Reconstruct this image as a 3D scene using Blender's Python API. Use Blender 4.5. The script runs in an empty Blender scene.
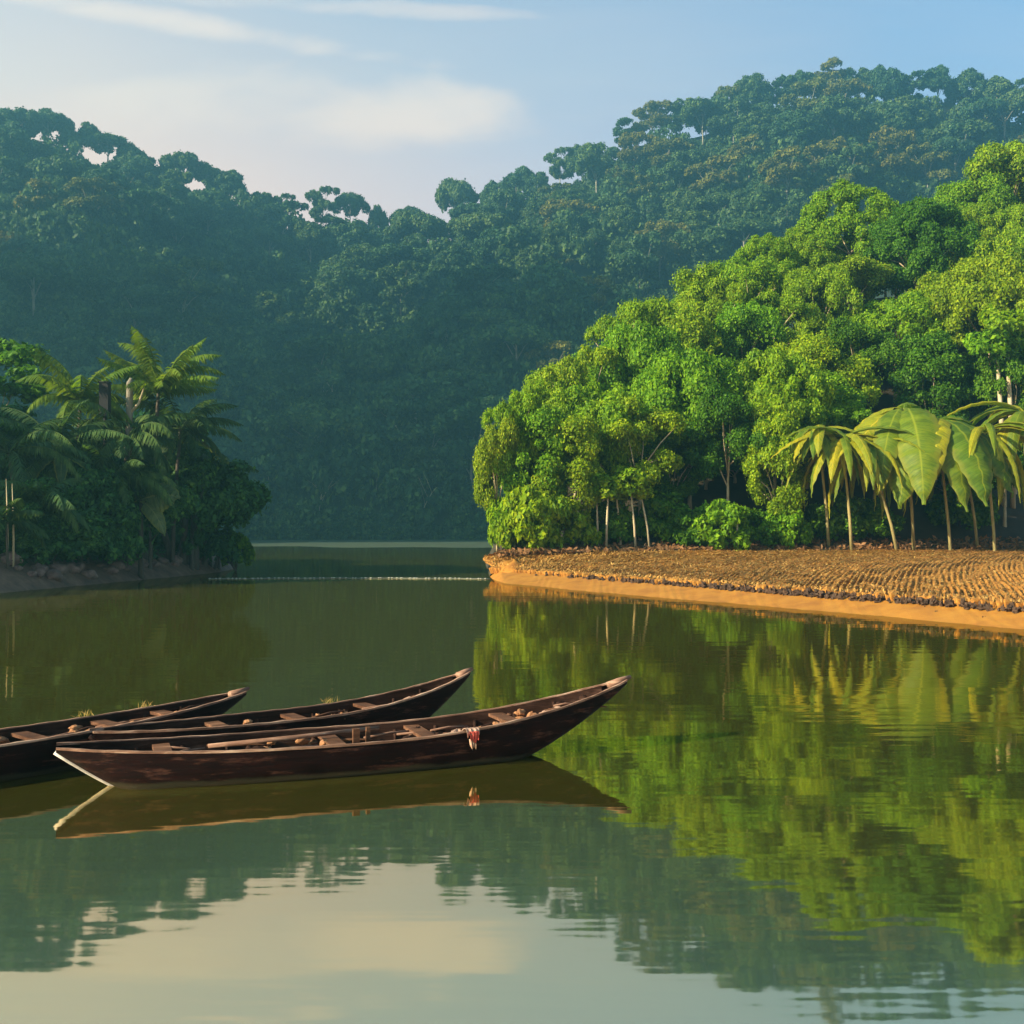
import bpy, math, random
import numpy as np
from mathutils import Vector, Matrix

S = bpy.context.scene
COL = S.collection
R = math.radians
F = 1100.0            # focal length of the photograph in pixels
HOR = 531.0           # image row of the horizon
CAM_Z = 2.5
rng = np.random.default_rng(7)
random.seed(7)

SUN_ELEV = R(25.0)
SUN_H = np.array([-1.0, -0.52]); SUN_H /= np.linalg.norm(SUN_H)

def wx(px, d):
    return (px - 512.0) / F * d
def wz(py, d):
    return CAM_Z + (HOR - py) / F * d

# ------------------------------------------------------------------ render
S.render.engine = 'CYCLES'
S.cycles.use_denoising = True
S.cycles.max_bounces = 6
S.cycles.diffuse_bounces = 3
S.cycles.glossy_bounces = 3
S.cycles.transmission_bounces = 3
S.cycles.transparent_max_bounces = 4
S.cycles.volume_bounces = 0
S.cycles.sample_clamp_indirect = 4.0
S.view_settings.view_transform = 'Standard'
S.view_settings.look = 'None'
S.view_settings.gamma = 1.0
S.view_settings.exposure = 2.0

cam = bpy.data.cameras.new('camera')
cam.sensor_width = 36.0
cam.lens = F / 1024.0 * 36.0
cam.shift_y = (HOR - 512.0) / 1024.0
cam.clip_start = 0.1
cam.clip_end = 6000
co = bpy.data.objects.new('camera', cam)
co.location = (0, 0, CAM_Z)
co.rotation_euler = (R(90), 0, 0)
COL.objects.link(co)
S.camera = co

# ------------------------------------------------------------------ object helpers
def mesh_np(name, v, f):
    """v (n,3); f (m,k) all faces with the same k corners"""
    me = bpy.data.meshes.new(name)
    v = np.asarray(v, dtype=np.float32); f = np.asarray(f, dtype=np.int32)
    me.vertices.add(len(v)); me.vertices.foreach_set('co', v.ravel())
    k = f.shape[1]
    me.loops.add(f.size); me.loops.foreach_set('vertex_index', f.ravel())
    me.polygons.add(len(f))
    me.polygons.foreach_set('loop_start', np.arange(0, f.size, k, dtype=np.int32))
    me.update(calc_edges=True)
    return me

def smooth(me):
    me.polygons.foreach_set('use_smooth', np.ones(len(me.polygons), dtype=bool))
    return me

def obj(name, me, mat, parent=None):
    o = bpy.data.objects.new(name, me)
    COL.objects.link(o)
    if mat is not None and len(me.materials) == 0:
        me.materials.append(mat)
    if parent is not None:
        o.parent = parent
    return o

def tag(o, label=None, cat=None, group=None, kind=None):
    if label: o['label'] = label
    if cat: o['category'] = cat
    if group: o['group'] = group
    if kind: o['kind'] = kind
    return o

def thing(name, label, cat, loc=(0, 0, 0), rz=0.0, group=None):
    o = bpy.data.objects.new(name, None)
    o.empty_display_size = 0.3
    COL.objects.link(o)
    o.location = loc; o.rotation_euler = (0, 0, rz)
    return tag(o, label, cat, group)

def copy_tree(src, label, group, loc, rz, sc, tilt=(0, 0)):
    r = src.copy(); COL.objects.link(r)
    for ch in src.children:
        c = ch.copy(); COL.objects.link(c); c.parent = r
    put(r, label, group, loc, rz, sc, tilt)
    return r

def put(r, label, group, loc, rz, sc, tilt=(0, 0)):
    r.location = loc; r.rotation_euler = (tilt[0], tilt[1], rz)
    r.scale = sc if isinstance(sc, (tuple, list)) else (sc, sc, sc)
    r['label'] = label
    if group: r['group'] = group

class MB:
    """collects quads and triangles of one mesh"""
    def __init__(self):
        self.v = []; self.f = []
    def add(self, v, f):
        b = len(self.v)
        self.v += [tuple(map(float, p)) for p in v]
        self.f += [tuple(b + i for i in q) for q in f]
    def tube(self, pts, radii, n=7, cap=True):
        pts = [np.array(p, float) for p in pts]
        V = []; Fq = []
        up = np.array([0.13, 0.31, 0.94])
        for i, p in enumerate(pts):
            t = pts[min(i + 1, len(pts) - 1)] - pts[max(i - 1, 0)]
            t /= (np.linalg.norm(t) + 1e-9)
            a = np.cross(t, up)
            if np.linalg.norm(a) < 0.15:
                a = np.cross(t, (1, 0, 0))
            a /= np.linalg.norm(a); b = np.cross(t, a)
            for k in range(n):
                an = 2 * math.pi * k / n
                V.append(p + radii[i] * (math.cos(an) * a + math.sin(an) * b))
        for i in range(len(pts) - 1):
            for k in range(n):
                Fq.append((i * n + k, i * n + (k + 1) % n, (i + 1) * n + (k + 1) % n, (i + 1) * n + k))
        if cap:
            Fq.append(tuple(range(n - 1, -1, -1)))
            Fq.append(tuple((len(pts) - 1) * n + k for k in range(n)))
        self.add(V, Fq)
    def box(self, c, s, rot=None):
        c = Vector(c); V = []
        for x in (-.5, .5):
            for y in (-.5, .5):
                for z in (-.5, .5):
                    p = Vector((x * s[0], y * s[1], z * s[2]))
                    if rot is not None: p = rot @ p
                    V.append(c + p)
        self.add(V, [(0, 1, 3, 2), (4, 6, 7, 5), (0, 4, 5, 1), (2, 3, 7, 6), (0, 2, 6, 4), (1, 5, 7, 3)])
    def blob(self, c, r, seed=0, n=10, m=7, rough=0.25):
        g = random.Random(seed)
        ph = [g.uniform(0, 6.28) for _ in range(6)]
        V = []; Fq = []
        for i in range(m + 1):
            th = math.pi * i / m
            for k in range(n):
                an = 2 * math.pi * k / n
                q = 1 + rough * (math.sin(3 * an + ph[0]) * math.sin(2 * th + ph[1]) * .6 + math.sin(5 * an + ph[2] + 3 * th) * .3 + math.sin(2 * an + 4 * th + ph[3]) * .4)
                V.append((c[0] + r[0] * q * math.sin(th) * math.cos(an), c[1] + r[1] * q * math.sin(th) * math.sin(an), c[2] + r[2] * q * math.cos(th)))
        for i in range(m):
            for k in range(n):
                Fq.append((i * n + k, (i + 1) * n + k, (i + 1) * n + (k + 1) % n, i * n + (k + 1) % n))
        self.add(V, Fq)
    def build(self, name, mat, parent=None, sm=True):
        me = bpy.data.meshes.new(name)
        me.from_pydata(self.v, [], self.f); me.update()
        if sm: smooth(me)
        return obj(name, me, mat, parent)

# ------------------------------------------------------------------ materials
def newmat(name):
    m = bpy.data.materials.new(name); m.use_nodes = True
    nt = m.node_tree; nt.nodes.clear()
    out = nt.nodes.new('ShaderNodeOutputMaterial')
    return m, nt, out

def N(nt, t, **kw):
    n = nt.nodes.new(t)
    for k, v in kw.items():
        setattr(n, k, v)
    return n

def ramp(nt, fac, stops):
    r = N(nt, 'ShaderNodeValToRGB')
    cr = r.color_ramp
    while len(cr.elements) < len(stops): cr.elements.new(0.5)
    for e, (p, c) in zip(cr.elements, stops):
        e.position = p; e.color = (c[0], c[1], c[2], 1)
    nt.links.new(fac, r.inputs[0])
    return r.outputs[0]

def noise(nt, vec, scale, detail=4, rough=0.6, dist=0.0):
    n = N(nt, 'ShaderNodeTexNoise')
    n.inputs['Scale'].default_value = scale
    n.inputs['Detail'].default_value = detail
    n.inputs['Roughness'].default_value = rough
    n.inputs['Distortion'].default_value = dist
    if vec is not None: nt.links.new(vec, n.inputs['Vector'])
    return n.outputs[0]

def mapping(nt, src, scale=(1, 1, 1), rot=(0, 0, 0)):
    m = N(nt, 'ShaderNodeMapping')
    m.inputs['Scale'].default_value = scale
    m.inputs['Rotation'].default_value = rot
    nt.links.new(src, m.inputs['Vector'])
    return m.outputs[0]

def mixc(nt, fac, a, b, blend='MIX'):
    m = N(nt, 'ShaderNodeMix', data_type='RGBA', blend_type=blend)
    if isinstance(fac, (int, float)): m.inputs[0].default_value = fac
    else: nt.links.new(fac, m.inputs[0])
    for s, i in ((a, 6), (b, 7)):
        if isinstance(s, (tuple, list)): m.inputs[i].default_value = (s[0], s[1], s[2], 1)
        else: nt.links.new(s, m.inputs[i])
    return m.outputs[2]

def leaf_mat(name, stops, tint_a, tint_b, trans=0.42, trans_col=(1.3, 1.3, 0.5), rough=0.55, clump=0.35):
    """leaf colour: varies from leaf to leaf, from spray to spray and from tree to tree"""
    m, nt, out = newmat(name)
    geo = N(nt, 'ShaderNodeNewGeometry')
    oi = N(nt, 'ShaderNodeObjectInfo')
    tc = N(nt, 'ShaderNodeTexCoord')
    c = ramp(nt, geo.outputs['Random Per Island'], stops)
    t = ramp(nt, oi.outputs['Random'], [(0.0, tint_a), (1.0, tint_b)])
    c = mixc(nt, 1.0, c, t, 'MULTIPLY')
    nz = noise(nt, tc.outputs['Object'], clump, 2)
    k = ramp(nt, nz, [(0.35, (0.72, 0.78, 0.8)), (0.65, (1.22, 1.18, 1.0))])
    c = mixc(nt, 1.0, c, k, 'MULTIPLY')
    p = N(nt, 'ShaderNodeBsdfPrincipled')
    p.inputs['Roughness'].default_value = rough
    p.inputs['Specular IOR Level'].default_value = 0.12
    nt.links.new(c, p.inputs['Base Color'])
    tr = N(nt, 'ShaderNodeBsdfTranslucent')
    ct = mixc(nt, 1.0, c, trans_col, 'MULTIPLY')
    nt.links.new(ct, tr.inputs['Color'])
    mx = N(nt, 'ShaderNodeMixShader'); mx.inputs[0].default_value = trans
    nt.links.new(p.outputs[0], mx.inputs[1]); nt.links.new(tr.outputs[0], mx.inputs[2])
    nt.links.new(mx.outputs[0], out.inputs['Surface'])
    return m

def rough_mat(name, stops, scale=4.0, rough=0.85, bump=0.4, detail=6, stretch=(1, 1, 1), coord='Object', spec=0.3, bscale=None):
    m, nt, out = newmat(name)
    tc = N(nt, 'ShaderNodeTexCoord')
    vec = mapping(nt, tc.outputs[coord], stretch)
    nz = noise(nt, vec, scale, detail, 0.65)
    c = ramp(nt, nz, stops)
    p = N(nt, 'ShaderNodeBsdfPrincipled')
    p.inputs['Roughness'].default_value = rough
    p.inputs['Specular IOR Level'].default_value = spec
    nt.links.new(c, p.inputs['Base Color'])
    if bump:
        b = N(nt, 'ShaderNodeBump'); b.inputs['Strength'].default_value = bump; b.inputs['Distance'].default_value = 0.05
        nt.links.new(noise(nt, vec, bscale or scale * 3, 5), b.inputs['Height'])
        nt.links.new(b.outputs[0], p.inputs['Normal'])
    nt.links.new(p.outputs[0], out.inputs['Surface'])
    return m

M = {}
M['leaf_lime'] = leaf_mat('leaf_lime', [(0, (0.070, 0.150, 0.004)), (0.5, (0.155, 0.265, 0.006)), (1, (0.26, 0.36, 0.009))], (0.72, 0.90, 0.9), (1.25, 1.05, 0.9))
M['leaf_deep'] = leaf_mat('leaf_deep', [(0, (0.035, 0.095, 0.004)), (0.6, (0.070, 0.16, 0.006)), (1, (0.13, 0.24, 0.010))], (0.8, 0.9, 1.0), (1.15, 1.05, 0.9))
M['leaf_gold'] = leaf_mat('leaf_gold', [(0, (0.085, 0.145, 0.004)), (0.5, (0.165, 0.255, 0.006)), (1, (0.27, 0.34, 0.010))], (0.85, 0.95, 0.9), (1.15, 1.0, 0.9), trans=0.4)
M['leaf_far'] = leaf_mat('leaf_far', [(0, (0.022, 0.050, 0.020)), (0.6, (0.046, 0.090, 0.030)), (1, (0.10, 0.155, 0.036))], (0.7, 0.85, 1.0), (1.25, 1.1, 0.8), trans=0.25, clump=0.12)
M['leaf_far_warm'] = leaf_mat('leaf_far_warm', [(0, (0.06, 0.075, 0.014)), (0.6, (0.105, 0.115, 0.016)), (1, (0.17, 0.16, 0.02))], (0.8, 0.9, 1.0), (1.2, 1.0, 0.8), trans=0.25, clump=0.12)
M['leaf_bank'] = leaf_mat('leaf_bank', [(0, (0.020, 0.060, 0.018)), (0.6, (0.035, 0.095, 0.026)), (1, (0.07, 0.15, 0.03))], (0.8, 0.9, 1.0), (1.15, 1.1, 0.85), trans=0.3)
M['frond_shade'] = leaf_mat('frond_shade', [(0, (0.025, 0.055, 0.018)), (1, (0.062, 0.105, 0.03))], (0.8, 0.9, 1.0), (1.2, 1.1, 0.8), trans=0.35)  # darker frond copy, the thicket's shade put into the colour
M['frond_lit'] = leaf_mat('frond_lit', [(0, (0.06, 0.11, 0.010)), (1, (0.12, 0.17, 0.016))], (0.85, 0.95, 0.9), (1.15, 1.05, 0.9), trans=0.4)  # brighter frond copy, sunlight put into the colour
M['bark'] = rough_mat('bark', [(0.3, (0.03, 0.022, 0.015)), (0.7, (0.085, 0.065, 0.045))], 3, stretch=(3, 3, .6))
M['bark_pale'] = rough_mat('bark_pale', [(0.3, (0.24, 0.18, 0.10)), (0.7, (0.46, 0.37, 0.22))], 3, stretch=(2, 2, .5))
M['banana_stem'] = rough_mat('banana_stem', [(0.3, (0.13, 0.11, 0.04)), (0.7, (0.30, 0.24, 0.09))], 3, stretch=(2, 2, .5))
M['bark_far'] = rough_mat('bark_far', [(0.3, (0.13, 0.12, 0.09)), (0.7, (0.30, 0.27, 0.20))], 1, bump=0)
M['bark_snag'] = rough_mat('bark_snag', [(0.3, (0.10, 0.085, 0.06)), (0.7, (0.24, 0.20, 0.14))], 2, stretch=(3, 3, .5), bump=.8)
M['dark_wood'] = rough_mat('dark_wood', [(0.3, (0.004, 0.004, 0.005)), (0.7, (0.012, 0.011, 0.011))], 5)

# ------------------------------------------------------------------ leaf clouds
def unit(v):
    return v / (np.linalg.norm(v, axis=-1, keepdims=True) + 1e-9)

def leaf_quads(g, pos, nrm, L, W, droop=0.12):
    n = len(pos)
    t = g.normal(size=(n, 3)); t -= nrm * np.sum(t * nrm, 1, keepdims=True)
    t[:, 2] -= droop
    t = unit(t); s = unit(np.cross(nrm, t))
    l = (L * g.uniform(0.65, 1.3, n))[:, None]; w = (W * g.uniform(0.65, 1.3, n))[:, None]
    V = np.empty((n, 4, 3))
    V[:, 0] = pos - t * l * .5
    V[:, 1] = pos + s * w * .5 - t * l * .08 + nrm * w * .12
    V[:, 2] = pos + t * l * .5
    V[:, 3] = pos - s * w * .5 - t * l * .08 + nrm * w * .12
    return V.reshape(-1, 3)

def cloud(g, cen, rad, origin, dens, L, W, flat=0.8, out_bias=0.55, spread=0.62):
    """leaves on the outside of overlapping clumps"""
    P = []; Nn = []
    for c, r in zip(cen, rad):
        n = max(6, int(dens * r * r))
        d = g.normal(size=(n, 3))
        o = c - origin; o = o / (np.linalg.norm(o) + 1e-6)
        d = unit(unit(d) + out_bias * o + np.array([0, 0, 0.15]))
        q = (g.uniform(0.62, 1.08, n) + 0.42 * g.uniform(0, 1, n) ** 4)[:, None]
        P.append(c + d * r * q * np.array([1, 1, flat]))
        Nn.append(unit(d + spread * g.normal(size=(n, 3)) + np.array([0, 0, 0.25])))
    return leaf_quads(g, np.concatenate(P), np.concatenate(Nn), L, W)

def crown_clumps(g, kind, Rr=1.0):
    """centres and radii for a crown of about unit radius whose foot is at z=0"""
    cen = []; rad = []
    def ell(c, rx, rz, n, zmin, cr):
        for _ in range(n):
            while True:
                d = unit(g.normal(size=3))
                if d[2] > zmin: break
            q = g.uniform(0.62, 0.86)
            cen.append(np.array(c) + d * q * np.array([rx, rx, rz]))
            rad.append(cr * g.uniform(0.5, 1.5))
    if kind == 'dome':
        ell((0, 0, .55), 1.06, .84, 74, -0.6, .20)
    elif kind == 'smooth':
        cs = ((0, 0, .55), 1.0, .85)
        for _ in range(230):
            d = unit(g.normal(size=3))
            if d[2] < -.5: continue
            q = g.uniform(.86, .97)
            cen.append(np.array(cs[0]) + d * q * np.array([1.0, 1.0, .85])); rad.append(g.uniform(.11, .17))
    elif kind == 'parasol':
        for _ in range(130):
            d = unit(g.normal(size=3)); d[2] = abs(d[2])
            q = g.uniform(.82, 1.0)
            cen.append(np.array([d[0] * q, d[1] * q, d[2] * q * .62 - .08 * (1 - d[2]) * g.uniform(0, 3)]))
            rad.append(g.uniform(.09, .16))
    elif kind == 'tall':
        ell((0, 0, 1.0), .9, 1.28, 70, -0.85, .21)
    elif kind == 'umbrella':
        for _ in range(34):
            r = math.sqrt(g.uniform(0, 1)); a = g.uniform(0, 6.28)
            cen.append(np.array([r * math.cos(a) * .85, r * math.sin(a) * .85, .50 - .28 * r * r + g.uniform(-.05, .05)]))
            rad.append(g.uniform(.15, .26))
    elif kind == 'boughs':
        for i in range(7):
            a = i * 2.4 + g.uniform(-.4, .4); r = g.uniform(.25, .68)
            c = (r * math.cos(a), r * math.sin(a), g.uniform(.35, 1.25) * (1.15 - .6 * r))
            ell(c, g.uniform(.32, .5), g.uniform(.24, .36), 9, -0.6, .17)
    elif kind == 'layers':
        for i in range(6):
            a = i * 2.1 + g.uniform(-.5, .5); r = g.uniform(.2, .6)
            z = .25 + i * .2
            for _ in range(8):
                q = math.sqrt(g.uniform(0, 1)) * .45; b = g.uniform(0, 6.28)
                cen.append(np.array([r * math.cos(a) + q * math.cos(b), r * math.sin(a) + q * math.sin(b), z - .25 * q * q + g.uniform(-.04, .04)]))
                rad.append(g.uniform(.13, .2))
    return np.array(cen), np.array(rad)

def trunk_mb(g, height, r0, limbs, lean=(0, 0), n=7):
    """tapered trunk up to HEIGHT, limbs run on to the given points"""
    mb = MB()
    k = 6
    pts = []
    for i in range(k + 1):
        t = i / k
        pts.append((lean[0] * t * t + g.uniform(-.02, .02) * height * .4 * (0 < i < k), lean[1] * t * t + g.uniform(-.02, .02) * height * .4 * (0 < i < k), height * t - (0.5 if i == 0 else 0)))
    rr = [r0 * (1.35 if i == 0 else 1.0) * (1 - .45 * i / k) for i in range(k + 1)]
    mb.tube(pts, rr, n)
    top = np.array(pts[-1])
    for j, e in enumerate(limbs):
        s = np.array(pts[-1 - (j % 3)]); e = np.array(e)
        md = (s + e) / 2 + np.array([g.uniform(-.05, .05), g.uniform(-.05, .05), .08]) * np.linalg.norm(e - s)
        mb.tube([s, md, e], [r0 * .42, r0 * .28, r0 * .08], 5)
    return mb

PARK = (0, -60, -40)
def make_tree(seed, kind, crown_r, trunk_h, leaf, bark, L, W, dens, r0=None, sub=1.0, name='broadleaf_tree'):
    """prototype tree: foot at z=0"""
    g = np.random.default_rng(seed)
    root = thing(name, '', 'tree')
    cen, rad = crown_clumps(g, kind)
    top = np.array([0, 0, trunk_h])
    cw = cen * crown_r + top
    org = np.array([0, 0, trunk_h + crown_r * .35])
    V = cloud(g, cw, rad * crown_r, org, dens, L, W)
    f = np.arange(len(V)).reshape(-1, 4)
    obj('crown', mesh_np('crown', V, f), leaf, root)
    pick = g.choice(len(cw), 7, replace=False)
    tm = trunk_mb(g, trunk_h + crown_r * .25, r0 or crown_r * .06, [cw[i] for i in pick])
    tm.build('trunk', bark, root)
    root['_top'] = float(trunk_h + (cen[:, 2].max() + .15) * crown_r)
    root['_rad'] = float(crown_r)
    return root

# ------------------------------------------------------------------ far hills
RIDGE = [(-1400, -60), (-900, -20), (-500, 40), (-250, 85), (-100, 105), (0, 113), (80, 124), (130, 147), (190, 162), (240, 178), (300, 196), (350, 203), (400, 217), (428, 222), (455, 219), (474, 205), (486, 192), (520, 172), (560, 152), (600, 140), (640, 108), (700, 102), (750, 78), (830, 68), (880, 72), (950, 68), (1000, 86), (1060, 95), (1300, 60), (1900, 120)]
def lut(t, x):
    return np.interp(x, [p[0] for p in t], [p[1] for p in t])
def ridge_d(px):
    return lut([(-1400, 380), (-300, 400), (0, 425), (250, 455), (430, 500), (620, 480), (1024, 490), (1900, 480)], px)
def shore_d(px):
    return lut([(-1400, 230), (-200, 250), (100, 268), (250, 275), (500, 275), (800, 270), (1024, 260), (1900, 220)], px)
def foot_py(px):
    return lut([(-1400, 300), (0, 292), (110, 288), (230, 335), (300, 352), (400, 330), (480, 300), (560, 292), (650, 318), (760, 300), (1024, 300), (1900, 300)], px)
TREE_FAR = 15.0
def hill_z(px, d):
    px = np.asarray(px, float); d = np.asarray(d, float)
    ys = shore_d(px); yr = ridge_d(px)
    Hr = CAM_Z + (HOR - lut(RIDGE, px)) / F * yr - TREE_FAR
    yf = ys + (yr - ys) * .30
    Hf = CAM_Z + (HOR - foot_py(px)) / F * yf - TREE_FAR * .85
    t1 = np.clip((d - ys) / (yf - ys), -1, 1)
    z1 = np.where(t1 >= 0, Hf * np.sin(np.clip(t1, 0, 1) * math.pi / 2) ** .9 , t1 * 4)
    t2 = np.clip((d - yf) / (yr - yf), 0, 1)
    dip = -Hf * .30 * np.sin(np.clip(t2 / .42, 0, 1) * math.pi)
    z2 = z1 + (Hr - Hf) * (t2 ** 1.25) + dip
    t3 = np.clip((d - yr) / 160.0, 0, 1)
    z3 = z2 - t3 * t3 * (3 - 2 * t3) * Hr * .55
    x = (px - 512) / F * d
    inb = np.clip(t1, 0, 1) * (1 - t3)
    z3 = z3 + inb * (1 - t2 ** 3) * (6.0 * np.sin(x * .045 + d * .021) + 4.0 * np.sin(x * .083 - d * .05 + 1.3) + 2.5 * np.sin(x * .02 + d * .11))
    return z3

def polar_mesh(name, pxs, ds, zf, mat):
    PX, D = np.meshgrid(pxs, ds, indexing='ij')
    Z = zf(PX, D)
    X = (PX - 512) / F * D
    V = np.stack([X, D, Z], -1).reshape(-1, 3)
    n, m = PX.shape
    idx = np.arange(n * m).reshape(n, m)
    f = np.stack([idx[:-1, :-1], idx[1:, :-1], idx[1:, 1:], idx[:-1, 1:]], -1).reshape(-1, 4)
    return obj(name, smooth(mesh_np(name, V, f)), mat)

M['forest_floor'] = rough_mat('forest_floor', [(0.3, (0.012, 0.022, 0.010)), (0.7, (0.028, 0.042, 0.016))], .3, bump=.3)
hills = polar_mesh('hills', np.linspace(-900, 1700, 150), np.linspace(215, 680, 110), hill_z, M['forest_floor'])
tag(hills, 'steep jungle hills beyond the lake', None, None, 'structure')
# unseen mountain west of the lake, added to shade the valley
def shade_mount_z(X, Y):
    return 262 * np.exp(-(((X + 340) / 95.0) ** 2 + ((Y - 175) / 105.0) ** 2)) - 3 + 30 * np.exp(-(((X + 340) / 170.0) ** 2 + ((Y - 230) / 140.0) ** 2))
gx = np.linspace(-640, -185, 70); gy = np.linspace(-85, 520, 80)
GX, GY = np.meshgrid(gx, gy, indexing='ij')
idx = np.arange(GX.size).reshape(GX.shape)
mo = obj('hills', smooth(mesh_np('hills', np.stack([GX, GY, shade_mount_z(GX, GY)], -1).reshape(-1, 3), np.stack([idx[:-1, :-1], idx[1:, :-1], idx[1:, 1:], idx[:-1, 1:]], -1).reshape(-1, 4))), M['forest_floor'])
tag(mo, 'unseen wooded mountain added to shade the far valley', None, None, 'structure')

# prototypes of hillside trees
FK = [('dome', 9.0, 5.0), ('umbrella', 10.5, 12.0), ('boughs', 10.0, 6.0), ('layers', 9.5, 7.0), ('tall', 7.0, 3.0), ('umbrella', 9.0, 14.0), ('boughs', 9.0, 9.0), ('layers', 10.0, 6.0), ('smooth', 8.5, 5.0), ('parasol', 10.0, 8.0)]
FNAME = ['round-crowned', 'flat-topped umbrella', 'ragged many-boughed', 'layered', 'tall narrow', 'high flat-topped', 'tall ragged', 'yellowish layered', 'smooth domed', 'parasol-crowned']
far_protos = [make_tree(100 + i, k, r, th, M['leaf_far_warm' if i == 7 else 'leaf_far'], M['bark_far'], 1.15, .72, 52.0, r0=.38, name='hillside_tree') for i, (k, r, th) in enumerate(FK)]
far_used = [False] * len(far_protos)
far_count = 0
def far_tree(i, label, group, loc, rz, sc):
    global far_count
    far_count += 1
    if not far_used[i]:
        far_used[i] = True
        put(far_protos[i], label, group, loc, rz, sc)
        return far_protos[i]
    return copy_tree(far_protos[i], label, group, loc, rz, sc)

# skyline trees: column, row of the tree top, kind, crown width factor
SKY = [(-12, 112, 1, 1.0), (22, 110, 1, 1.0), (48, 112, 5, 1.0), (80, 118, 2, .8), (108, 135, 5, .95), (132, 146, 0, .8), (158, 160, 3, .8), (184, 153, 1, .9), (206, 166, 5, .8), (230, 168, 2, 1.0), (262, 192, 0, .6), (282, 194, 3, .6), (322, 188, 3, .85), (350, 194, 1, .8), (378, 206, 0, .5), (410, 208, 1, .85), (455, 179, 1, .9), (486, 192, 3, .6), (497, 182, 0, .75), (516, 166, 2, .85), (536, 172, 0, .65), (560, 150, 3, .8), (582, 146, 0, .8), (606, 146, 2, .7), (628, 122, 3, .85), (652, 100, 7, 1.0), (680, 98, 3, 1.0), (706, 102, 0, .75), (728, 84, 7, .85), (752, 76, 0, .95), (780, 74, 3, .8), (806, 68, 2, .9), (832, 62, 7, 1.0), (858, 64, 2, .9), (884, 68, 0, .9), (912, 74, 3, .85), (938, 64, 2, .85), (966, 72, 0, .9), (992, 78, 2, .9), (1018, 82, 3, .9), (1046, 88, 0, .9)]
SKYREF = {455: 'lone tree standing clear of the skyline right of the valley notch', 410: 'small flat-topped tree on the skyline in the valley notch',
          832: 'yellowish layered tree on the very summit of the right hill', 184: 'broad umbrella tree rising from the left ridge halfway down its skyline'}
ORD = ['first', 'second', 'third', 'fourth', 'fifth', 'sixth', 'seventh', 'eighth', 'ninth', 'tenth', 'eleventh', 'twelfth', 'thirteenth', 'fourteenth', 'fifteenth', 'sixteenth', 'seventeenth', 'eighteenth', 'nineteenth', 'twentieth', 'twenty-first', 'twenty-second', 'twenty-third', 'twenty-fourth', 'twenty-fifth', 'twenty-sixth', 'twenty-seventh', 'twenty-eighth']
nl = nr = 0
taken = []
for px, py, k, w in SKY:
    d = float(ridge_d(px)) - 4
    z0 = float(hill_z(px, d))
    top = float(wz(py, d))
    h = max(9.0, top - z0)
    p = far_protos[k]
    sz = h / p['_top']
    left = px < 430
    if left: nl += 1; o_ = ORD[nl - 1]
    else: nr += 1; o_ = ORD[nr - 1]
    lab = SKYREF.get(px) or f"hazy {FNAME[k]} tree, {o_} from the left along the {'left ridge' if left else 'right hill'} skyline"
    far_tree(k, lab, 'trees along the hill skyline', (float(wx(px, d)), d, z0 - .5), rng.uniform(0, 6.28), (w, w, sz))
    taken.append((wx(px, d), d))

def zone(px, d):
    ys = float(shore_d(px)); yr = float(ridge_d(px)); t = (d - ys) / (yr - ys)
    col = 'far left slope' if px < 130 else 'left slope' if px < 300 else 'slope under the notch' if px < 480 else 'slope left of the headland' if px < 620 else 'slope above the headland trees' if px < 820 else 'right slope above the headland'
    rw = 'at the water foot of the' if t < .1 else 'low on the' if t < .26 else 'on the foothill crest of the' if t < .42 else 'halfway up the' if t < .68 else 'high on the'
    return f'{rw} {col}'

pts = []
tries = 0
while len(pts) < 245 and tries < 9000:
    tries += 1
    px = rng.uniform(-20, 1045)
    ys, yr = float(shore_d(px)), float(ridge_d(px))
    d = ys + 3 + (yr - ys - 22) * rng.uniform(0, 1)
    z0 = float(hill_z(px, d))
    x = float(wx(px, d))
    py_top = HOR - (z0 + 13 - CAM_Z) / F ** 0 * F / d if False else HOR - (z0 + 13 - CAM_Z) * F / d
    # hidden behind the headland
    if px > 520 and py_top > lut([(520, 380), (600, 320), (700, 262), (800, 205), (1024, 140)], px): continue
    if px < 130 and py_top > 400: continue
    if any((x - a) ** 2 + (d - b) ** 2 < 11.0 ** 2 for a, b in taken): continue
    taken.append((x, d)); pts.append((px, d, x, z0))
for px, d, x, z0 in pts:
    k = int(rng.choice(10, p=[.16, .08, .17, .13, .08, .05, .07, .04, .12, .10]))
    if px > 540 and rng.uniform() < .30: k = 7
    s = rng.uniform(.55, 1.25)
    far_tree(k, f'hazy {FNAME[k]} tree {zone(px, d)}', 'forest trees on the far hillside', (x, d, z0 - 1.0), rng.uniform(0, 6.28), (s * rng.uniform(.9, 1.15), s * rng.uniform(.9, 1.15), s * rng.uniform(.85, 1.15)))

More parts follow.
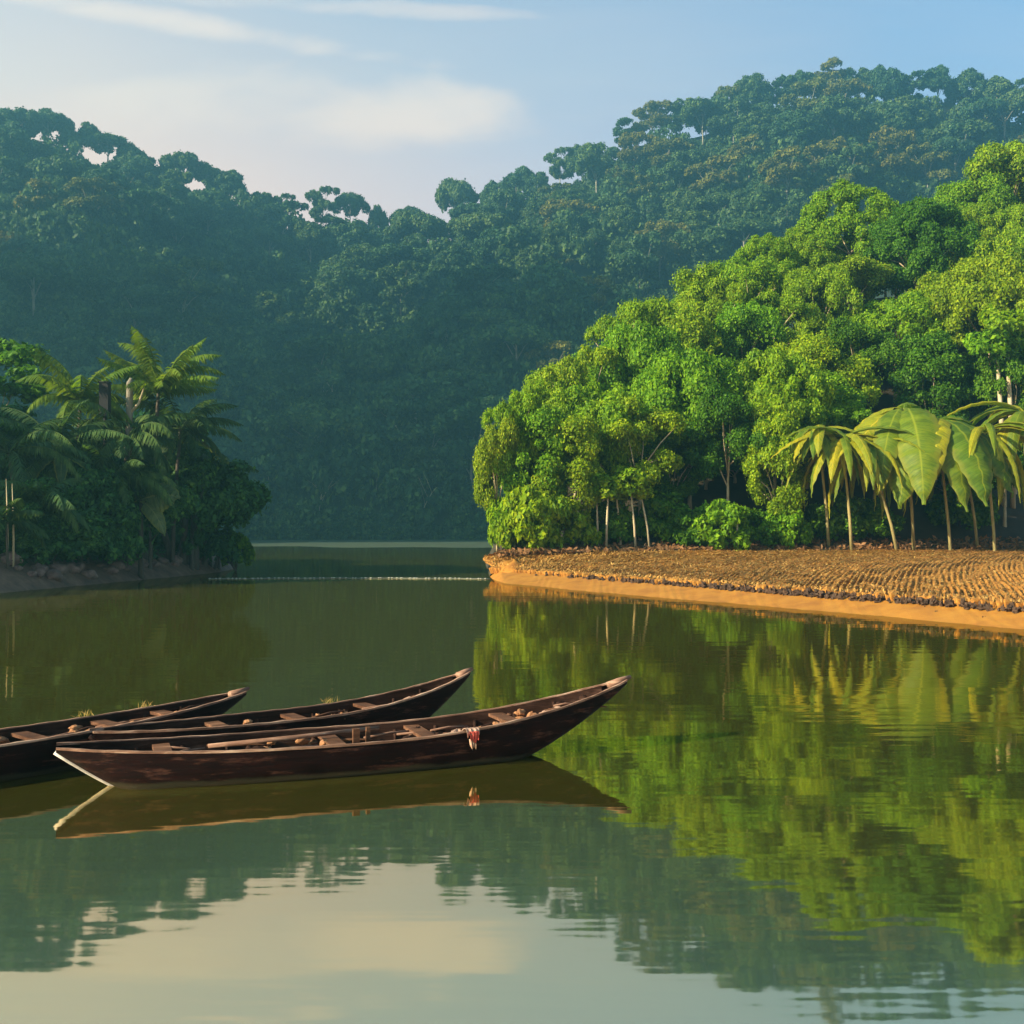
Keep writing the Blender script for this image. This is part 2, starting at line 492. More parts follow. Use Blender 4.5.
# everything between them: one closed canopy of smaller crowns
def mass(name, spots, seed, L, W, dens, mat, label, kinds=('dome', 'boughs', 'tall'), dark=1.0):
    g = np.random.default_rng(seed)
    protos = []
    for i, k in enumerate(kinds):
        c, r = crown_clumps(g, k)
        protos.append(cloud(g, c, r, np.array([0, 0, .4]), dens, L, W))
    out = []
    for (x, y, z, r, h) in spots:
        V = protos[int(g.integers(len(protos)))]
        a = g.uniform(0, 6.28); ca, sa = math.cos(a), math.sin(a)
        P = np.empty_like(V)
        P[:, 0] = (V[:, 0] * ca - V[:, 1] * sa) * r + x
        P[:, 1] = (V[:, 0] * sa + V[:, 1] * ca) * r + y
        P[:, 2] = V[:, 2] * h + z
        out.append(P)
    V = np.concatenate(out)
    o = obj(name, mesh_np(name, V, np.arange(len(V)).reshape(-1, 4)), mat)
    tag(o, label, None, None, 'stuff')
    return o
spots = []
for q_ in range(1700):
    px = -60 + 1150 * ((q_ * .6180339) % 1); ys, yr = float(shore_d(px)), float(ridge_d(px))
    d = ys + 1 + (yr - ys - 9) * ((q_ + .5) / 1700)
    z0 = float(hill_z(px, d))
    if px > 560 and HOR - (z0 + 8 - CAM_Z) * F / d > lut([(520, 400), (600, 340), (700, 280), (800, 225), (1024, 160)], px): continue
    r = rng.uniform(4.0, 7.0)
    spots.append((float(wx(px, d)), d, z0 - 1.5, r, r * rng.uniform(.9, 1.6)))
for px in np.arange(215, 520, 3.5):      # the leafy fringe at the water
    d = float(shore_d(px)) + rng.uniform(-1, 3)
    r = rng.uniform(2.0, 4.0)
    spots.append((float(wx(px, d)), d, -.6, r, r * rng.uniform(.8, 1.5)))
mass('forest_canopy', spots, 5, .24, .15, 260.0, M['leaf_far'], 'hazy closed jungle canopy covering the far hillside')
ms = []  # crowns on the unseen mountain added for shade
for _ in range(620):
    x = rng.uniform(-560, -205); y = rng.uniform(-20, 400)
    z0 = float(shade_mount_z(np.array(x), np.array(y)))
    if z0 < 2: continue
    r = rng.uniform(7, 11); ms.append((x, y, z0 - 2, r, r * 1.1))
mass('forest_canopy', ms, 6, .4, .3, 70.0, M['leaf_far'], 'jungle canopy over the unseen mountain added for shade')

# ------------------------------------------------------------------ pale bare trees and lianas on the slope above the far shore
def bare_tree(px, d, h, lean, label, seed, r0=.16):
    g = np.random.default_rng(seed)
    z0 = float(hill_z(px, d))
    root = thing('bare_tree', label, 'tree', (float(wx(px, d)), d, z0), 0, 'pale bare trees on the far slope')
    mb = trunk_mb(g, h * .6, r0, [(lean * .6 + g.uniform(-.3, .3) * h, g.uniform(-.1, .1) * h, h * g.uniform(.65, 1.0)) for _ in range(4)], (lean * .6, 0), 6)
    mb.build('trunk', M['bark_pale'], root)
for a in [(318, 276, 17, 1.5, 'pale forked bare tree by the far shore under the valley notch', 1), (420, 277, 15, 5, 'pale leaning bare tree near the far shore left of the headland', 2), (336, 300, 19, -2, 'pale bare tree with spread branches on the lower far slope', 3), (405, 292, 17, -5, 'pale crooked bare tree leaning left on the lower far slope', 4), (455, 300, 17, 3, 'thin pale bare tree on the far slope beside the headland', 5), (268, 285, 14, 3, 'thin pale bare tree on the far slope beside the dark left bank', 6)]:
    bare_tree(*a)

# ------------------------------------------------------------------ headland on the right
def P2(a, b, t):
    return np.array(a) * (1 - t) + np.array(b) * t
FA, FB = (-.9, 59.0), (14.0, 30.0)          # front shoreline of the field
LA, LB = (-0.6, 61.6), (34.0, 73.0)          # its back edge, along the trees
def tree_line(px):
    return lut([(480, 61), (500, 62), (1024, 73.5), (1700, 85)], px)
CREST = [(470, 0), (500, 1.0), (560, 4.5), (600, 7.5), (700, 14), (780, 19.5), (850, 24), (940, 26.5), (1024, 30), (1200, 36), (1700, 45)]
def head_z(px, d):
    px = np.asarray(px, float); d = np.asarray(d, float)
    dl = tree_line(px); dc = dl + 22 + np.clip(px - 500, 0, 900) * .05
    C = lut(CREST, px)
    base = lut([(430, -2.5), (478, -1.6), (497, 1.1), (530, 1.28), (1700, 1.4)], px)
    t = np.clip((d - dl) / (dc - dl), 0, 1)
    z = base + C * (t * t * (3 - 2 * t) * .5 + t * .5) - 1.3 * np.clip((dl - .9 - d) / 2.0, 0, 1)
    t3 = np.clip((d - dc - 6) / 60.0, 0, 1)
    z = z * (1 - t3) - 2.5 * t3
    return z
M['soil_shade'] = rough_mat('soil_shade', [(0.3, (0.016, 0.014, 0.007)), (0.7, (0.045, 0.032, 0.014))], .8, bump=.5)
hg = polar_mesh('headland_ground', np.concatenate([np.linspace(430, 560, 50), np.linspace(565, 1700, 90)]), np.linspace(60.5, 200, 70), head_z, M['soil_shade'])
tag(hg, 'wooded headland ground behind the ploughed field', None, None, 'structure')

# field: curved furrows that end in a broken edge over the clay slope
def field_mat():
    m, nt, out = newmat('ploughed_soil')
    tc = N(nt, 'ShaderNodeTexCoord')
    n1 = noise(nt, tc.outputs['Object'], .9, 6, .7)
    n2 = noise(nt, tc.outputs['Object'], 9.0, 4, .7)
    c = ramp(nt, n1, [(0.3, (0.23, 0.09, 0.016)), (0.55, (0.35, 0.16, 0.03)), (0.75, (0.42, 0.22, 0.052))])
    k = ramp(nt, n2, [(0.35, (0.68, 0.62, 0.58)), (0.6, (1.05, 1.05, 1.05))])
    c = mixc(nt, 1.0, c, k, 'MULTIPLY')
    p = N(nt, 'ShaderNodeBsdfPrincipled'); p.inputs['Roughness'].default_value = .95; p.inputs['Specular IOR Level'].default_value = .15
    nt.links.new(c, p.inputs['Base Color'])
    b = N(nt, 'ShaderNodeBump'); b.inputs['Strength'].default_value = .6; b.inputs['Distance'].default_value = .08
    nt.links.new(noise(nt, tc.outputs['Object'], 7.0, 6, .75), b.inputs['Height'])
    nt.links.new(b.outputs[0], p.inputs['Normal'])
    nt.links.new(p.outputs[0], out.inputs['Surface'])
    return m
M['ploughed_soil'] = field_mat()
M['clay'] = rough_mat('clay', [(0.25, (0.18, 0.062, 0.005)), (0.5, (0.27, 0.108, 0.008)), (0.8, (0.33, 0.15, 0.014))], 1.1, rough=.75, bump=.5, stretch=(1, 1, 2), bscale=6)
NF = 118.0
us = np.linspace(-.006, 1.75, 1900)
vs = np.concatenate([[-.030, -.022, -.012, 0.0], np.linspace(.012, .12, 7), np.linspace(.15, 1.06, 26)])
U, Vv = np.meshgrid(us, vs, indexing='ij')
wob = .12 * np.sin(U * 37.0) + .08 * np.sin(U * 91 + 1) + .05 * np.sin(U * 173 + 2)
ph = U * NF + wob * 1.2
rid = 1 - np.abs(2 * np.mod(ph + .18 * np.sin(Vv * 9 + U * 60), 1) - 1) ** 1.3   # ridges and furrows
FX = FA[0] + (FB[0] - FA[0]) * U; FY = FA[1] + (FB[1] - FA[1]) * U
LX = LA[0] + (LB[0] - LA[0]) * U; LY = LA[1] + (LB[1] - LA[1]) * U
sn = np.clip(Vv, 0, 1.1)
bend = .06 * np.sin(sn * math.pi)                        # furrows curve
X = FX + (LX - FX) * (sn) ; Y = FY + (LY - FY) * (sn)
tx, ty = (FB[0] - FA[0]) / 31.5, (FB[1] - FA[1]) / 31.5
X = X - tx * bend * 26; Y = Y - ty * bend * 26
amp = .115 * (.55 + .45 * np.sin(U * 29 + sn * 4) * np.sin(U * 61 - sn * 7 + 1)) * (1 - .45 * sn) * np.clip((U + .02) * 8, .25, 1)
jag = .5 + .5 * np.sin(U * 611 + 3 * np.sin(U * 77))
edge = np.clip(1 - sn / .05, 0, 1)
lump = np.sin(U * 523 + sn * 61) * np.sin(U * 301 - sn * 97) + .7 * np.sin(U * 911 + sn * 173 + 1) * np.sin(sn * 211 + U * 77)
Z = .50 + .80 * np.clip(sn, 0, 1) ** .8 + amp * (rid - .5) + .02 * np.sin(U * 140 + sn * 50) + .035 * lump * (1 - .5 * sn)
# outward normal of the shoreline (towards the water)
ox, oy = ty, -tx
out_push = edge * (.50 * rid * (.5 + .5 * jag) - .14)
down = np.clip(-Vv / .030, 0, 1)
X = X + ox * (out_push - .10 * down); Y = Y + oy * (out_push - .10 * down)
Z = Z - down * (.26 + .06 * rid)
idx = np.arange(U.size).reshape(U.shape)
fm = mesh_np('field', np.stack([X, Y, Z], -1).reshape(-1, 3), np.stack([idx[:-1, :-1], idx[1:, :-1], idx[1:, 1:], idx[:-1, 1:]], -1).reshape(-1, 4))
tag(obj('field', smooth(fm), M['ploughed_soil']), 'ploughed tan field of curved furrows along the lake', None, None, 'structure')
# clay slope from the field edge to the water
us = np.linspace(-.03, 1.75, 420); vs = np.linspace(0, 1, 22)
U, Vv = np.meshgrid(us, vs, indexing='ij')
FX = FA[0] + (FB[0] - FA[0]) * U; FY = FA[1] + (FB[1] - FA[1]) * U
w = .6 - 3.7 * Vv + (.26 * np.sin(U * 19) + .10 * np.sin(U * 47 + 1) + .05 * np.sin(U * 120)) * Vv
w2 = .5 - (9.6 + 1.5 * np.sin(U * 5.0 + .5) + .35 * np.sin(U * 31)) * Vv
X = FX - .04 * w2; Y = FY + w2
Z = .43 - .72 * Vv ** .95 + .02 * np.sin(U * 57 + Vv * 8 + 2 * np.sin(U * 23)) * Vv + .012 * np.sin(U * 263 + Vv * 31 + 3 * np.sin(U * 41))
tipk = np.clip((U + .03) / .05, 0, 1) ** .6
Z = Z * tipk - .3 * (1 - tipk)
idx = np.arange(U.size).reshape(U.shape)
bm_ = mesh_np('bank', np.stack([X, Y, Z], -1).reshape(-1, 3), np.stack([idx[:-1, :-1], idx[1:, :-1], idx[1:, 1:], idx[:-1, 1:]], -1).reshape(-1, 4))
tag(obj('bank', smooth(bm_), M['clay']), 'bare orange clay slope between field and water', None, None, 'structure')

# clay point at the tip
mb = MB()
mb.blob((.1, 59.6, -.15), (1.0, 3.4, 1.08), 3, 26, 12, .10)
tag(mb.build('bank', M['clay']), 'orange clay point at the tip of the headland', None, None, 'structure')

# dark lumps added between the furrow ends to stand for shaded gaps
M['clod'] = rough_mat('clod', [(.3, (.018, .010, .006)), (.7, (.07, .036, .018))], 4, bump=.5)  # dark colour carries the shade of the furrow-end gaps
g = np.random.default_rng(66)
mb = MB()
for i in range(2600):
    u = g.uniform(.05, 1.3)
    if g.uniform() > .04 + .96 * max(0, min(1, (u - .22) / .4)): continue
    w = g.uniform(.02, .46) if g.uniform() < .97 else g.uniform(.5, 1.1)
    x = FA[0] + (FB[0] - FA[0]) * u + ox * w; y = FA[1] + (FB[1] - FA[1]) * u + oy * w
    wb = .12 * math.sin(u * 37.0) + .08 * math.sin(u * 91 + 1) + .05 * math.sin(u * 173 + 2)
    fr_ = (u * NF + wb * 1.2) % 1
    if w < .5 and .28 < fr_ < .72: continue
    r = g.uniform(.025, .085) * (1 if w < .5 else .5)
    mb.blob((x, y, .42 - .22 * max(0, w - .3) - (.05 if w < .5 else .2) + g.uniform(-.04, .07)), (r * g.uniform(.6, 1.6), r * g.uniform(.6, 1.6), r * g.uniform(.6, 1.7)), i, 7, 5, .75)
tag(mb.build('gap_shade_lumps', M['clod'], None, False), 'dark lumps standing in for shade between the furrow ends', None, None, 'stuff')

# dry straw left lying along the furrows
M['mulch'] = leaf_mat('mulch', [(0, (.17, .075, .018)), (.6, (.33, .165, .040)), (1, (.47, .28, .085))], (.9, .9, .9), (1.1, 1, 1), trans=.1)
g = np.random.default_rng(67); n = 62000
u = g.uniform(0, 1.25, n); v = g.uniform(0, 1, n) ** 1.3
def field_pt(u, v):
    bend = .06 * np.sin(v * math.pi)
    fx = FA[0] + (FB[0] - FA[0]) * u; fy = FA[1] + (FB[1] - FA[1]) * u
    lx = LA[0] + (LB[0] - LA[0]) * u; ly = LA[1] + (LB[1] - LA[1]) * u
    return np.stack([fx + (lx - fx) * v - tx * bend * 26, fy + (ly - fy) * v - ty * bend * 26, .50 + .80 * v ** .8], -1)
p0 = field_pt(u, v); p1 = field_pt(u + g.normal(0, .004, n), v + .02)
tdir = unit(p1 - p0 + np.stack([np.zeros(n), np.zeros(n), g.normal(0, .05, n)], -1))
sdir = unit(np.cross(np.tile([0, 0, 1.0], (n, 1)), tdir) + g.normal(0, .35, (n, 3)))
ph_ = u * NF + (.12 * np.sin(u * 37.0) + .08 * np.sin(u * 91 + 1) + .05 * np.sin(u * 173 + 2)) * 1.2
rd_ = 1 - np.abs(2 * np.mod(ph_ + .18 * np.sin(v * 9 + u * 60), 1) - 1) ** 1.3
zz = p0[:, 2] + .13 * (1 - .45 * v) * (rd_ - .5) + g.uniform(.0, .05, n)
p0 = np.stack([p0[:, 0], p0[:, 1], zz], -1)
k = g.uniform(0, 1, n) < .25 + .75 * rd_
k &= g.uniform(0, 1, n) < .25 + .75 * np.clip(u / .3, 0, 1)
p0, tdir, sdir = p0[k], tdir[k], sdir[k]
over = (v[k] < .02)[:, None]
ll = g.uniform(.18, .5, len(p0))[:, None]; ww = g.uniform(.014, .03, len(p0))[:, None]
dn = np.array([0, 0, -1.0])
tip = p0 - tdir * ll * .5 + over * (dn * .16 - tdir * .05)
V = np.stack([tip - sdir * ww * .6, tip + sdir * ww * .6, p0 + tdir * ll * .5 + sdir * ww, p0 + tdir * ll * .5 - sdir * ww], 1).reshape(-1, 3)
tag(obj('straw_mulch', mesh_np('straw_mulch', V, np.arange(len(V)).reshape(-1, 4)), M['mulch']), 'dry straw lying along the furrows of the field', None, None, 'stuff')

# headland trees
NL, NW = .215, .13
NK = [('dome', 3.6, 2.6, 'leaf_lime'), ('boughs', 4.0, 2.6, 'leaf_lime'), ('tall', 3.0, 1.2, 'leaf_lime'), ('layers', 3.8, 3.2, 'leaf_lime'), ('dome', 4.2, 2.8, 'leaf_deep'), ('boughs', 3.8, 3.0, 'leaf_deep'), ('umbrella', 4.6, 6.5, 'leaf_lime'), ('tall', 3.2, 1.6, 'leaf_deep'), ('boughs', 3.8, 2.0, 'leaf_gold'), ('smooth', 4.2, 2.8, 'leaf_lime'), ('parasol', 5.0, 6.0, 'leaf_gold'), ('parasol', 4.4, 4.6, 'leaf_lime'), ('smooth', 4.4, 2.8, 'leaf_deep')]
NN = ['round lime-green', 'ragged lime-green', 'tall lime-green', 'layered lime-green', 'dense round dark-green', 'ragged dark-green', 'spreading umbrella', 'tall dark-green', 'yellowish loose-crowned', 'smooth domed', 'broad parasol', 'arching', 'smooth dark domed']
near = [make_tree(300 + i, k, r, th, M[lf], M['bark_pale'], NL, NW, 980.0, r0=.15) for i, (k, r, th, lf) in enumerate(NK)]
near_used = [False] * len(near)
def near_tree(i, label, group, loc, rz, sc, tilt=(0, 0)):
    if not near_used[i]:
        near_used[i] = True
        put(near[i], label, group, loc, rz, sc, tilt); return near[i]
    return copy_tree(near[i], label, group, loc, rz, sc, tilt)
GH = 'trees on the green headland'
# column, row of top, distance, kind, half width in metres, label
BIG = [
    (850, 179, 106, 9, 4.7, 'dense dome-crowned tree on the headland skyline, smooth and round'),
    (920, 196, 101, 12, 4.9, 'large dark round tree below and right of the smooth domed skyline tree'),
    (1008, 144, 118, 1, 6.2, 'tall ragged tree at the highest right end of the headland'),
    (972, 178, 116, 0, 4.2, 'bright round tree between the dark round tree and the highest trees'),
    (990, 252, 88, 10, 5.6, 'spreading umbrella tree on pale thin trunks above the banana plants'),
    (895, 290, 90, 11, 4.8, 'low spreading tree with a flat lime canopy left of the umbrella tree'),
    (762, 230, 103, 9, 3.3, 'round lime tree on the skyline halfway up the headland'),
    (805, 224, 105, 9, 3.4, 'ragged lime tree on the skyline left of the domed tree'),
    (735, 258, 100, 0, 3.4, 'small round skyline tree left of the halfway skyline tree'),
    (700, 268, 96, 2, 3.2, 'tall skyline tree above the middle of the headland wood'),
    (668, 290, 92, 1, 3.4, 'ragged skyline tree above the dark gap in the wood'),
    (622, 303, 84, 3, 2.9, 'layered tree on the skyline where the headland wood starts to climb'),
    (640, 322, 78, 0, 3.3, 'round lime tree just below the layered skyline tree'),
    (575, 344, 76, 3, 2.8, 'layered palm-like tree on the skyline near the tip of the headland'),
    (548, 372, 70, 1, 2.4, 'small ragged tree leaning out over the tip of the headland'),
    (507, 388, 66, 3, 1.9, 'small layered tree at the outermost tip of the headland'),
    (497, 420, 65, 8, 1.7, 'yellow-leaved little tree at the water edge of the headland tip'),
    (535, 408, 66, 2, 2.5, 'bright tall bushy tree behind the tip of the field'),
    (565, 415, 66, 2, 2.6, 'leafy lime tree hanging low over the tip of the field'),
    (600, 372, 70, 1, 3.4, 'broad ragged lime tree over the thin pale trunks'),
    (640, 392, 68, 3, 3.0, 'layered yellowish tree over the pale trunks in the front row'),
    (690, 350, 74, 0, 3.7, 'large round lime tree in the middle of the front wood'),
    (728, 385, 71, 5, 3.1, 'dark ragged tree beside the shadowed gap in the wood'),
    (775, 345, 75, 11, 4.0, 'arching tree above the shadowed gap in the wood'),
    (778, 400, 70, 2, 2.4, 'tall blue-green leafy tree just left of the banana plants'),
    (825, 330, 82, 1, 4.2, 'wide ragged tree behind the leftmost banana plants'),
    (745, 300, 86, 1, 3.8, 'ragged bright tree in the middle of the climbing wood'),
    (690, 312, 84, 2, 3.2, 'tall lime tree in the middle of the climbing wood'),
    (800, 270, 95, 2, 3.6, 'tall lime tree below the skyline left of the dark round tree'),
    (850, 262, 98, 8, 3.8, 'yellow-green loose tree left of the big dark round tree'),
    (860, 318, 86, 5, 3.6, 'dark ragged tree under the low spreading canopy'),
    (930, 330, 84, 7, 3.4, 'tall dark tree between spreading canopy and banana leaves'),
    (1015, 330, 82, 5, 3.6, 'dark ragged tree behind the pale thin trunks at the right'),
    (950, 275, 96, 0, 4.0, 'round lime tree between the dark round tree and the umbrella tree'),
    (1040, 235, 100, 1, 4.6, 'ragged tree cut by the right edge of the picture above the umbrella tree'),
    (672, 428, 73, 7, 2.6, 'tall dark tree right behind the rightmost pale sapling'),
    (706, 415, 77, 5, 3.2, 'dark ragged tree inside the shadowed gap of the wood'),
    (648, 445, 80, 5, 3.0, 'dark ragged tree deep behind the pale saplings'),
    (735, 440, 78, 7, 3.0, 'tall dark tree deep behind the pale post'),
    (610, 440, 74, 5, 2.8, 'dark ragged tree behind the leftmost pale saplings'),
    (880, 420, 78, 5, 3.4, 'dark ragged tree directly behind the slanting banana stem'),
    (945, 425, 79, 7, 3.2, 'tall dark tree directly behind the paddle-leaved banana plants'),
    (1005, 430, 77, 5, 3.4, 'dark ragged tree low behind the golden banana leaves'),
    (1035, 175, 122, 0, 5.0, 'round tree cut by the right edge on the skyline'),
]
placed = []
for px, py, d, k, hw, lab in BIG:
    x = float(wx(px, d)); z0 = float(head_z(px, d))
    h = max(3.0, float(wz(py, d)) - z0)
    p = near[k]
    s = hw / (p['_rad'] * 1.0)
    near_tree(k, lab, GH, (x, d, z0 - .2), rng.uniform(0, 6.28), (s, s, h / p['_top']))
    placed.append((x, d))
cnt = {}
tries = 0; nfill = 0
RW = ['front row', 'second row', 'middle rows', 'upper rows', 'hidden back rows']
while tries < 4000 and nfill < 46:
    tries += 1
    px = rng.uniform(532, 1075); dl = float(tree_line(px)); dc = dl + 22 + max(px - 500, 0) * .05
    d = rng.uniform(dl + 2.0, dc + 8)
    x = float(wx(px, d))
    if any((x - a) ** 2 + (d - b) ** 2 < 4.0 ** 2 for a, b in placed): continue
    if px > 800 and d < dl + 4: continue
    placed.append((x, d)); nfill += 1
    z0 = float(head_z(px, d))
    cap = float(wz(lut([(490, 420), (520, 385), (560, 365), (600, 330), (640, 312), (700, 280), (800, 232), (850, 215), (890, 230), (940, 205), (1024, 170), (1100, 160)], px), d)) - z0
    if px > 830 and d < 98: cap = min(cap, float(wz(345, d)) - z0)
    k = int(rng.choice(12, p=[.2, .16, .16, .1, .05, .07, 0, .08, .10, .04, 0, .04]))
    h = min(cap, rng.uniform(8, 12))
    if h < 3.5: h = 3.5
    s = rng.uniform(.75, 1.0) * min(1.0, h / 8 + .25)
    t = (d - dl) / (dc - dl)
    rw = RW[0 if t < .18 else 1 if t < .36 else 2 if t < .62 else 3]
    cl = 'near its tip' if px < 600 else 'left of the dark gap' if px < 700 else 'right of the dark gap' if px < 800 else 'behind the banana plants' if px < 920 else 'at its right end'
    lab = f"{NN[k]} tree in the wood's {rw} {cl}"
    near_tree(k, lab, GH, (x, d, z0 - .2), rng.uniform(0, 6.28), (s, s, h / near[k]['_top']))

# shrubs along the front of the wood
def make_shrub(seed, r, leaf, L=.24, W=.14, kind='dome', dens=620):
    g = np.random.default_rng(seed)
    root = thing('shrub', '', 'shrub')
    cen, rad = crown_clumps(g, kind)
    V = cloud(g, cen * r, rad * r, np.array([0, 0, .3 * r]), dens, L, W)
    obj('foliage', mesh_np('foliage', V, np.arange(len(V)).reshape(-1, 4)), leaf, root)
    mb = MB()
    for i in g.choice(len(cen), 6, replace=False):
        mb.tube([(0, 0, -.2), cen[i] * r * .5 + np.array([0, 0, .05]), cen[i] * r], [.05, .035, .01], 5)
    mb.build('stem', M['bark'], root)
    return root
shr = [make_shrub(500, 1.5, M['leaf_lime']), make_shrub(501, 1.5, M['leaf_deep']), make_shrub(502, 1.3, M['leaf_lime'], kind='boughs')]
su = [False] * 3
def shrub(i, label, loc, sc, group='shrubs along the foot of the headland wood'):
    if not su[i]:
        su[i] = True; put(shr[i], label, group, loc, rng.uniform(0, 6), sc)
    else:
        copy_tree(shr[i], label, group, loc, rng.uniform(0, 6), sc)
for px, dd, k, s, lab in [
    (720, .6, 0, (1.25, 1.25, 1.5), 'bright lime shrub at the foot of the wood left of the pale post'),
    (757, 1.2, 1, (1.0, 1.0, 1.1), 'dark shrub at the foot of the wood just right of the pale post'),
    (786, 1.0, 0, (1.0, 1.0, 1.3), 'green shrub at the foot of the wood left of the first banana stem'),
    (690, 1.6, 1, (1.0, 1.0, 1.1), 'dark shrub in the shadowed gap left of the bright lime shrub'),
    (512, 1.5, 2, (1.0, 1.0, 1.7), 'leafy shrub spilling over the water at the headland tip'),
    (528, .8, 0, (1.2, 1.2, 1.9), 'tall bright shrub at the tip of the field'),
    (552, .8, 2, (1.2, 1.2, 1.8), 'hanging lime shrub beside the tip of the field'),
    (578, 1.0, 2, (1.0, 1.0, 1.4), 'lime shrub left of the thin pale trunks'),
    (612, 3.0, 1, (1.2, 1.2, 1.3), 'dark shrub behind the thin pale trunks'),
    (660, 3.0, 1, (1.3, 1.3, 1.4), 'dark shrub right of the thin pale trunks'),
    (835, 2.5, 1, (1.3, 1.3, 1.4), 'dark shrub between the two leftmost banana stems'),
    (872, 2.5, 1, (1.3, 1.3, 1.2), 'dark shrub behind the leaning banana stem'),
    (960, 4.0, 1, (1.5, 1.5, 1.5), 'dark shrub behind the banana stems at the right'),
    (500, 2.6, 2, (.8, .8, 1.9), 'slender yellow-green shrub hanging over the lake at the outermost tip')]:
    d = float(tree_line(px)) + dd
    shrub(k, lab, (float(wx(px, d)), d, float(head_z(px, d)) - .15), s)

# thin pale trunks at the wood edge, and the post
def pole_tree(px, d, top_py, lean, label):
    root = thing('sapling', label, 'sapling', (float(wx(px, d)), d, float(head_z(px, d)) - .1), 0, 'thin pale saplings at the wood edge')
    h = float(wz(top_py, d)) - float(head_z(px, d))
    g = np.random.default_rng(int(px))
    mb = MB(); mb.tube([(0, 0, -.2), (lean * .3, 0, h * .4), (lean, 0, h)], [.085, .07, .045], 6)
    mb.build('trunk', M['bark_pale'], root)
    c = np.array([[lean + g.uniform(-.5, .5), g.uniform(-.4, .4), h + g.uniform(-.3, .7)] for _ in range(9)])
    V = cloud(g, c, np.full(9, .45), np.array([lean, 0, h]), 260, .4, .22)
    obj('crown', mesh_np('crown', V, np.arange(len(V)).reshape(-1, 4)), M['leaf_lime'], root)
for a in [(598, 65.5, 490, -.1, 'straight pale sapling, leftmost of the thin trunks'), (606, 65.0, 486, .15, 'pale sapling beside the leftmost thin trunk'), (621, 66, 490, -.3, 'pale sapling leaning left under the front trees'), (636, 65.6, 484, -.35, 'pale slanting sapling between the thin trunks'), (650, 66, 488, -.6, 'pale sapling leaning furthest left, rightmost of the thin trunks')]:
    pole_tree(*a)
mb = MB(); mb.tube([(0, 0, -.3), (.01, 0, 1.2), (0, 0, 2.4)], [.07, .065, .06], 8)
mb.tube([(0, 0, 2.4), (0, 0, 2.46)], [.075, .07], 8)
d = float(tree_line(737)) - .6
o = mb.build('post', M['bark_pale']); o.location = (float(wx(737, d)), d, 1.2)
tag(o, 'pale wooden post standing at the back edge of the field', 'post')
mb = MB(); mb.tube([(0, 0, -.3), (.05, 0, 2.0), (.1, 0, 5.2)], [.10, .09, .06], 8)

# ------------------------------------------------------------------ banana plants
def leaf_blade(g, length, width, az, rise, droop, nseg=26, tears=True, fold=.25, roll=0.0):
    """long broad leaf: arches out of the crown and hangs"""
    mb = MB()
    p = np.array([0., 0., 0.]); el = rise
    cx, sy = math.cos(az), math.sin(az)
    V = []; step = length / nseg
    path = []
    for i in range(nseg + 1):
        t = i / nseg
        path.append((p.copy(), el))
        el = rise - droop * (t ** .62)
        p = p + step * np.array([math.cos(el) * cx, math.cos(el) * sy, math.sin(el)])
    side = np.array([-sy, cx, 0.0])
    for i, (q, el) in enumerate(path):
        t = i / nseg
        w = width * .5 * (max(0.0, math.sin(math.pi * min(1, (t + .03)) ** .75)) ** .6) if 0 < t < 1 else width * .04
        if t < .12: w = width * .07
        up = np.array([-math.sin(el) * cx, -math.sin(el) * sy, math.cos(el)])
        sd = side * math.cos(roll) + up * math.sin(roll)
        up2 = up * math.cos(roll) - side * math.sin(roll)
        jl = g.uniform(.88, 1.0) if tears else 1; jr = g.uniform(.88, 1.0) if tears else 1
        q = q + up2 * .05 * width * math.sin(i * 1.9 + az * 3) * t
        V += [q - sd * w * jl - up2 * w * fold * 1.3, q - sd * w * .5 - up2 * w * fold * .25, q + up2 * .02, q + sd * w * .5 - up2 * w * fold * .25, q + sd * w * jr - up2 * w * fold * 1.3]
    Fq = []
    for i in range(nseg):
        for k in range(4):
            if tears and k in (0, 3) and .12 < i / nseg < .97 and i % 9 == 4 and g.uniform() < .0: continue
            Fq.append((i * 5 + k, i * 5 + k + 1, (i + 1) * 5 + k + 1, (i + 1) * 5 + k))
    mb.add(V, Fq)
    mb.blade = (nseg, length)
    return mb

def blade_build(mb, mat, root):
    o = mb.build('leaf', mat, root)
    n, L = mb.blade
    uv = o.data.uv_layers.new(name='blade')
    vi = np.empty(len(o.data.loops), dtype=np.int32); o.data.loops.foreach_get('vertex_index', vi)
    q = np.stack([(vi // 5) / n * L, (vi % 5) / 4.0], -1).astype(np.float32)
    uv.data.foreach_set('uv', q.ravel())
    return o

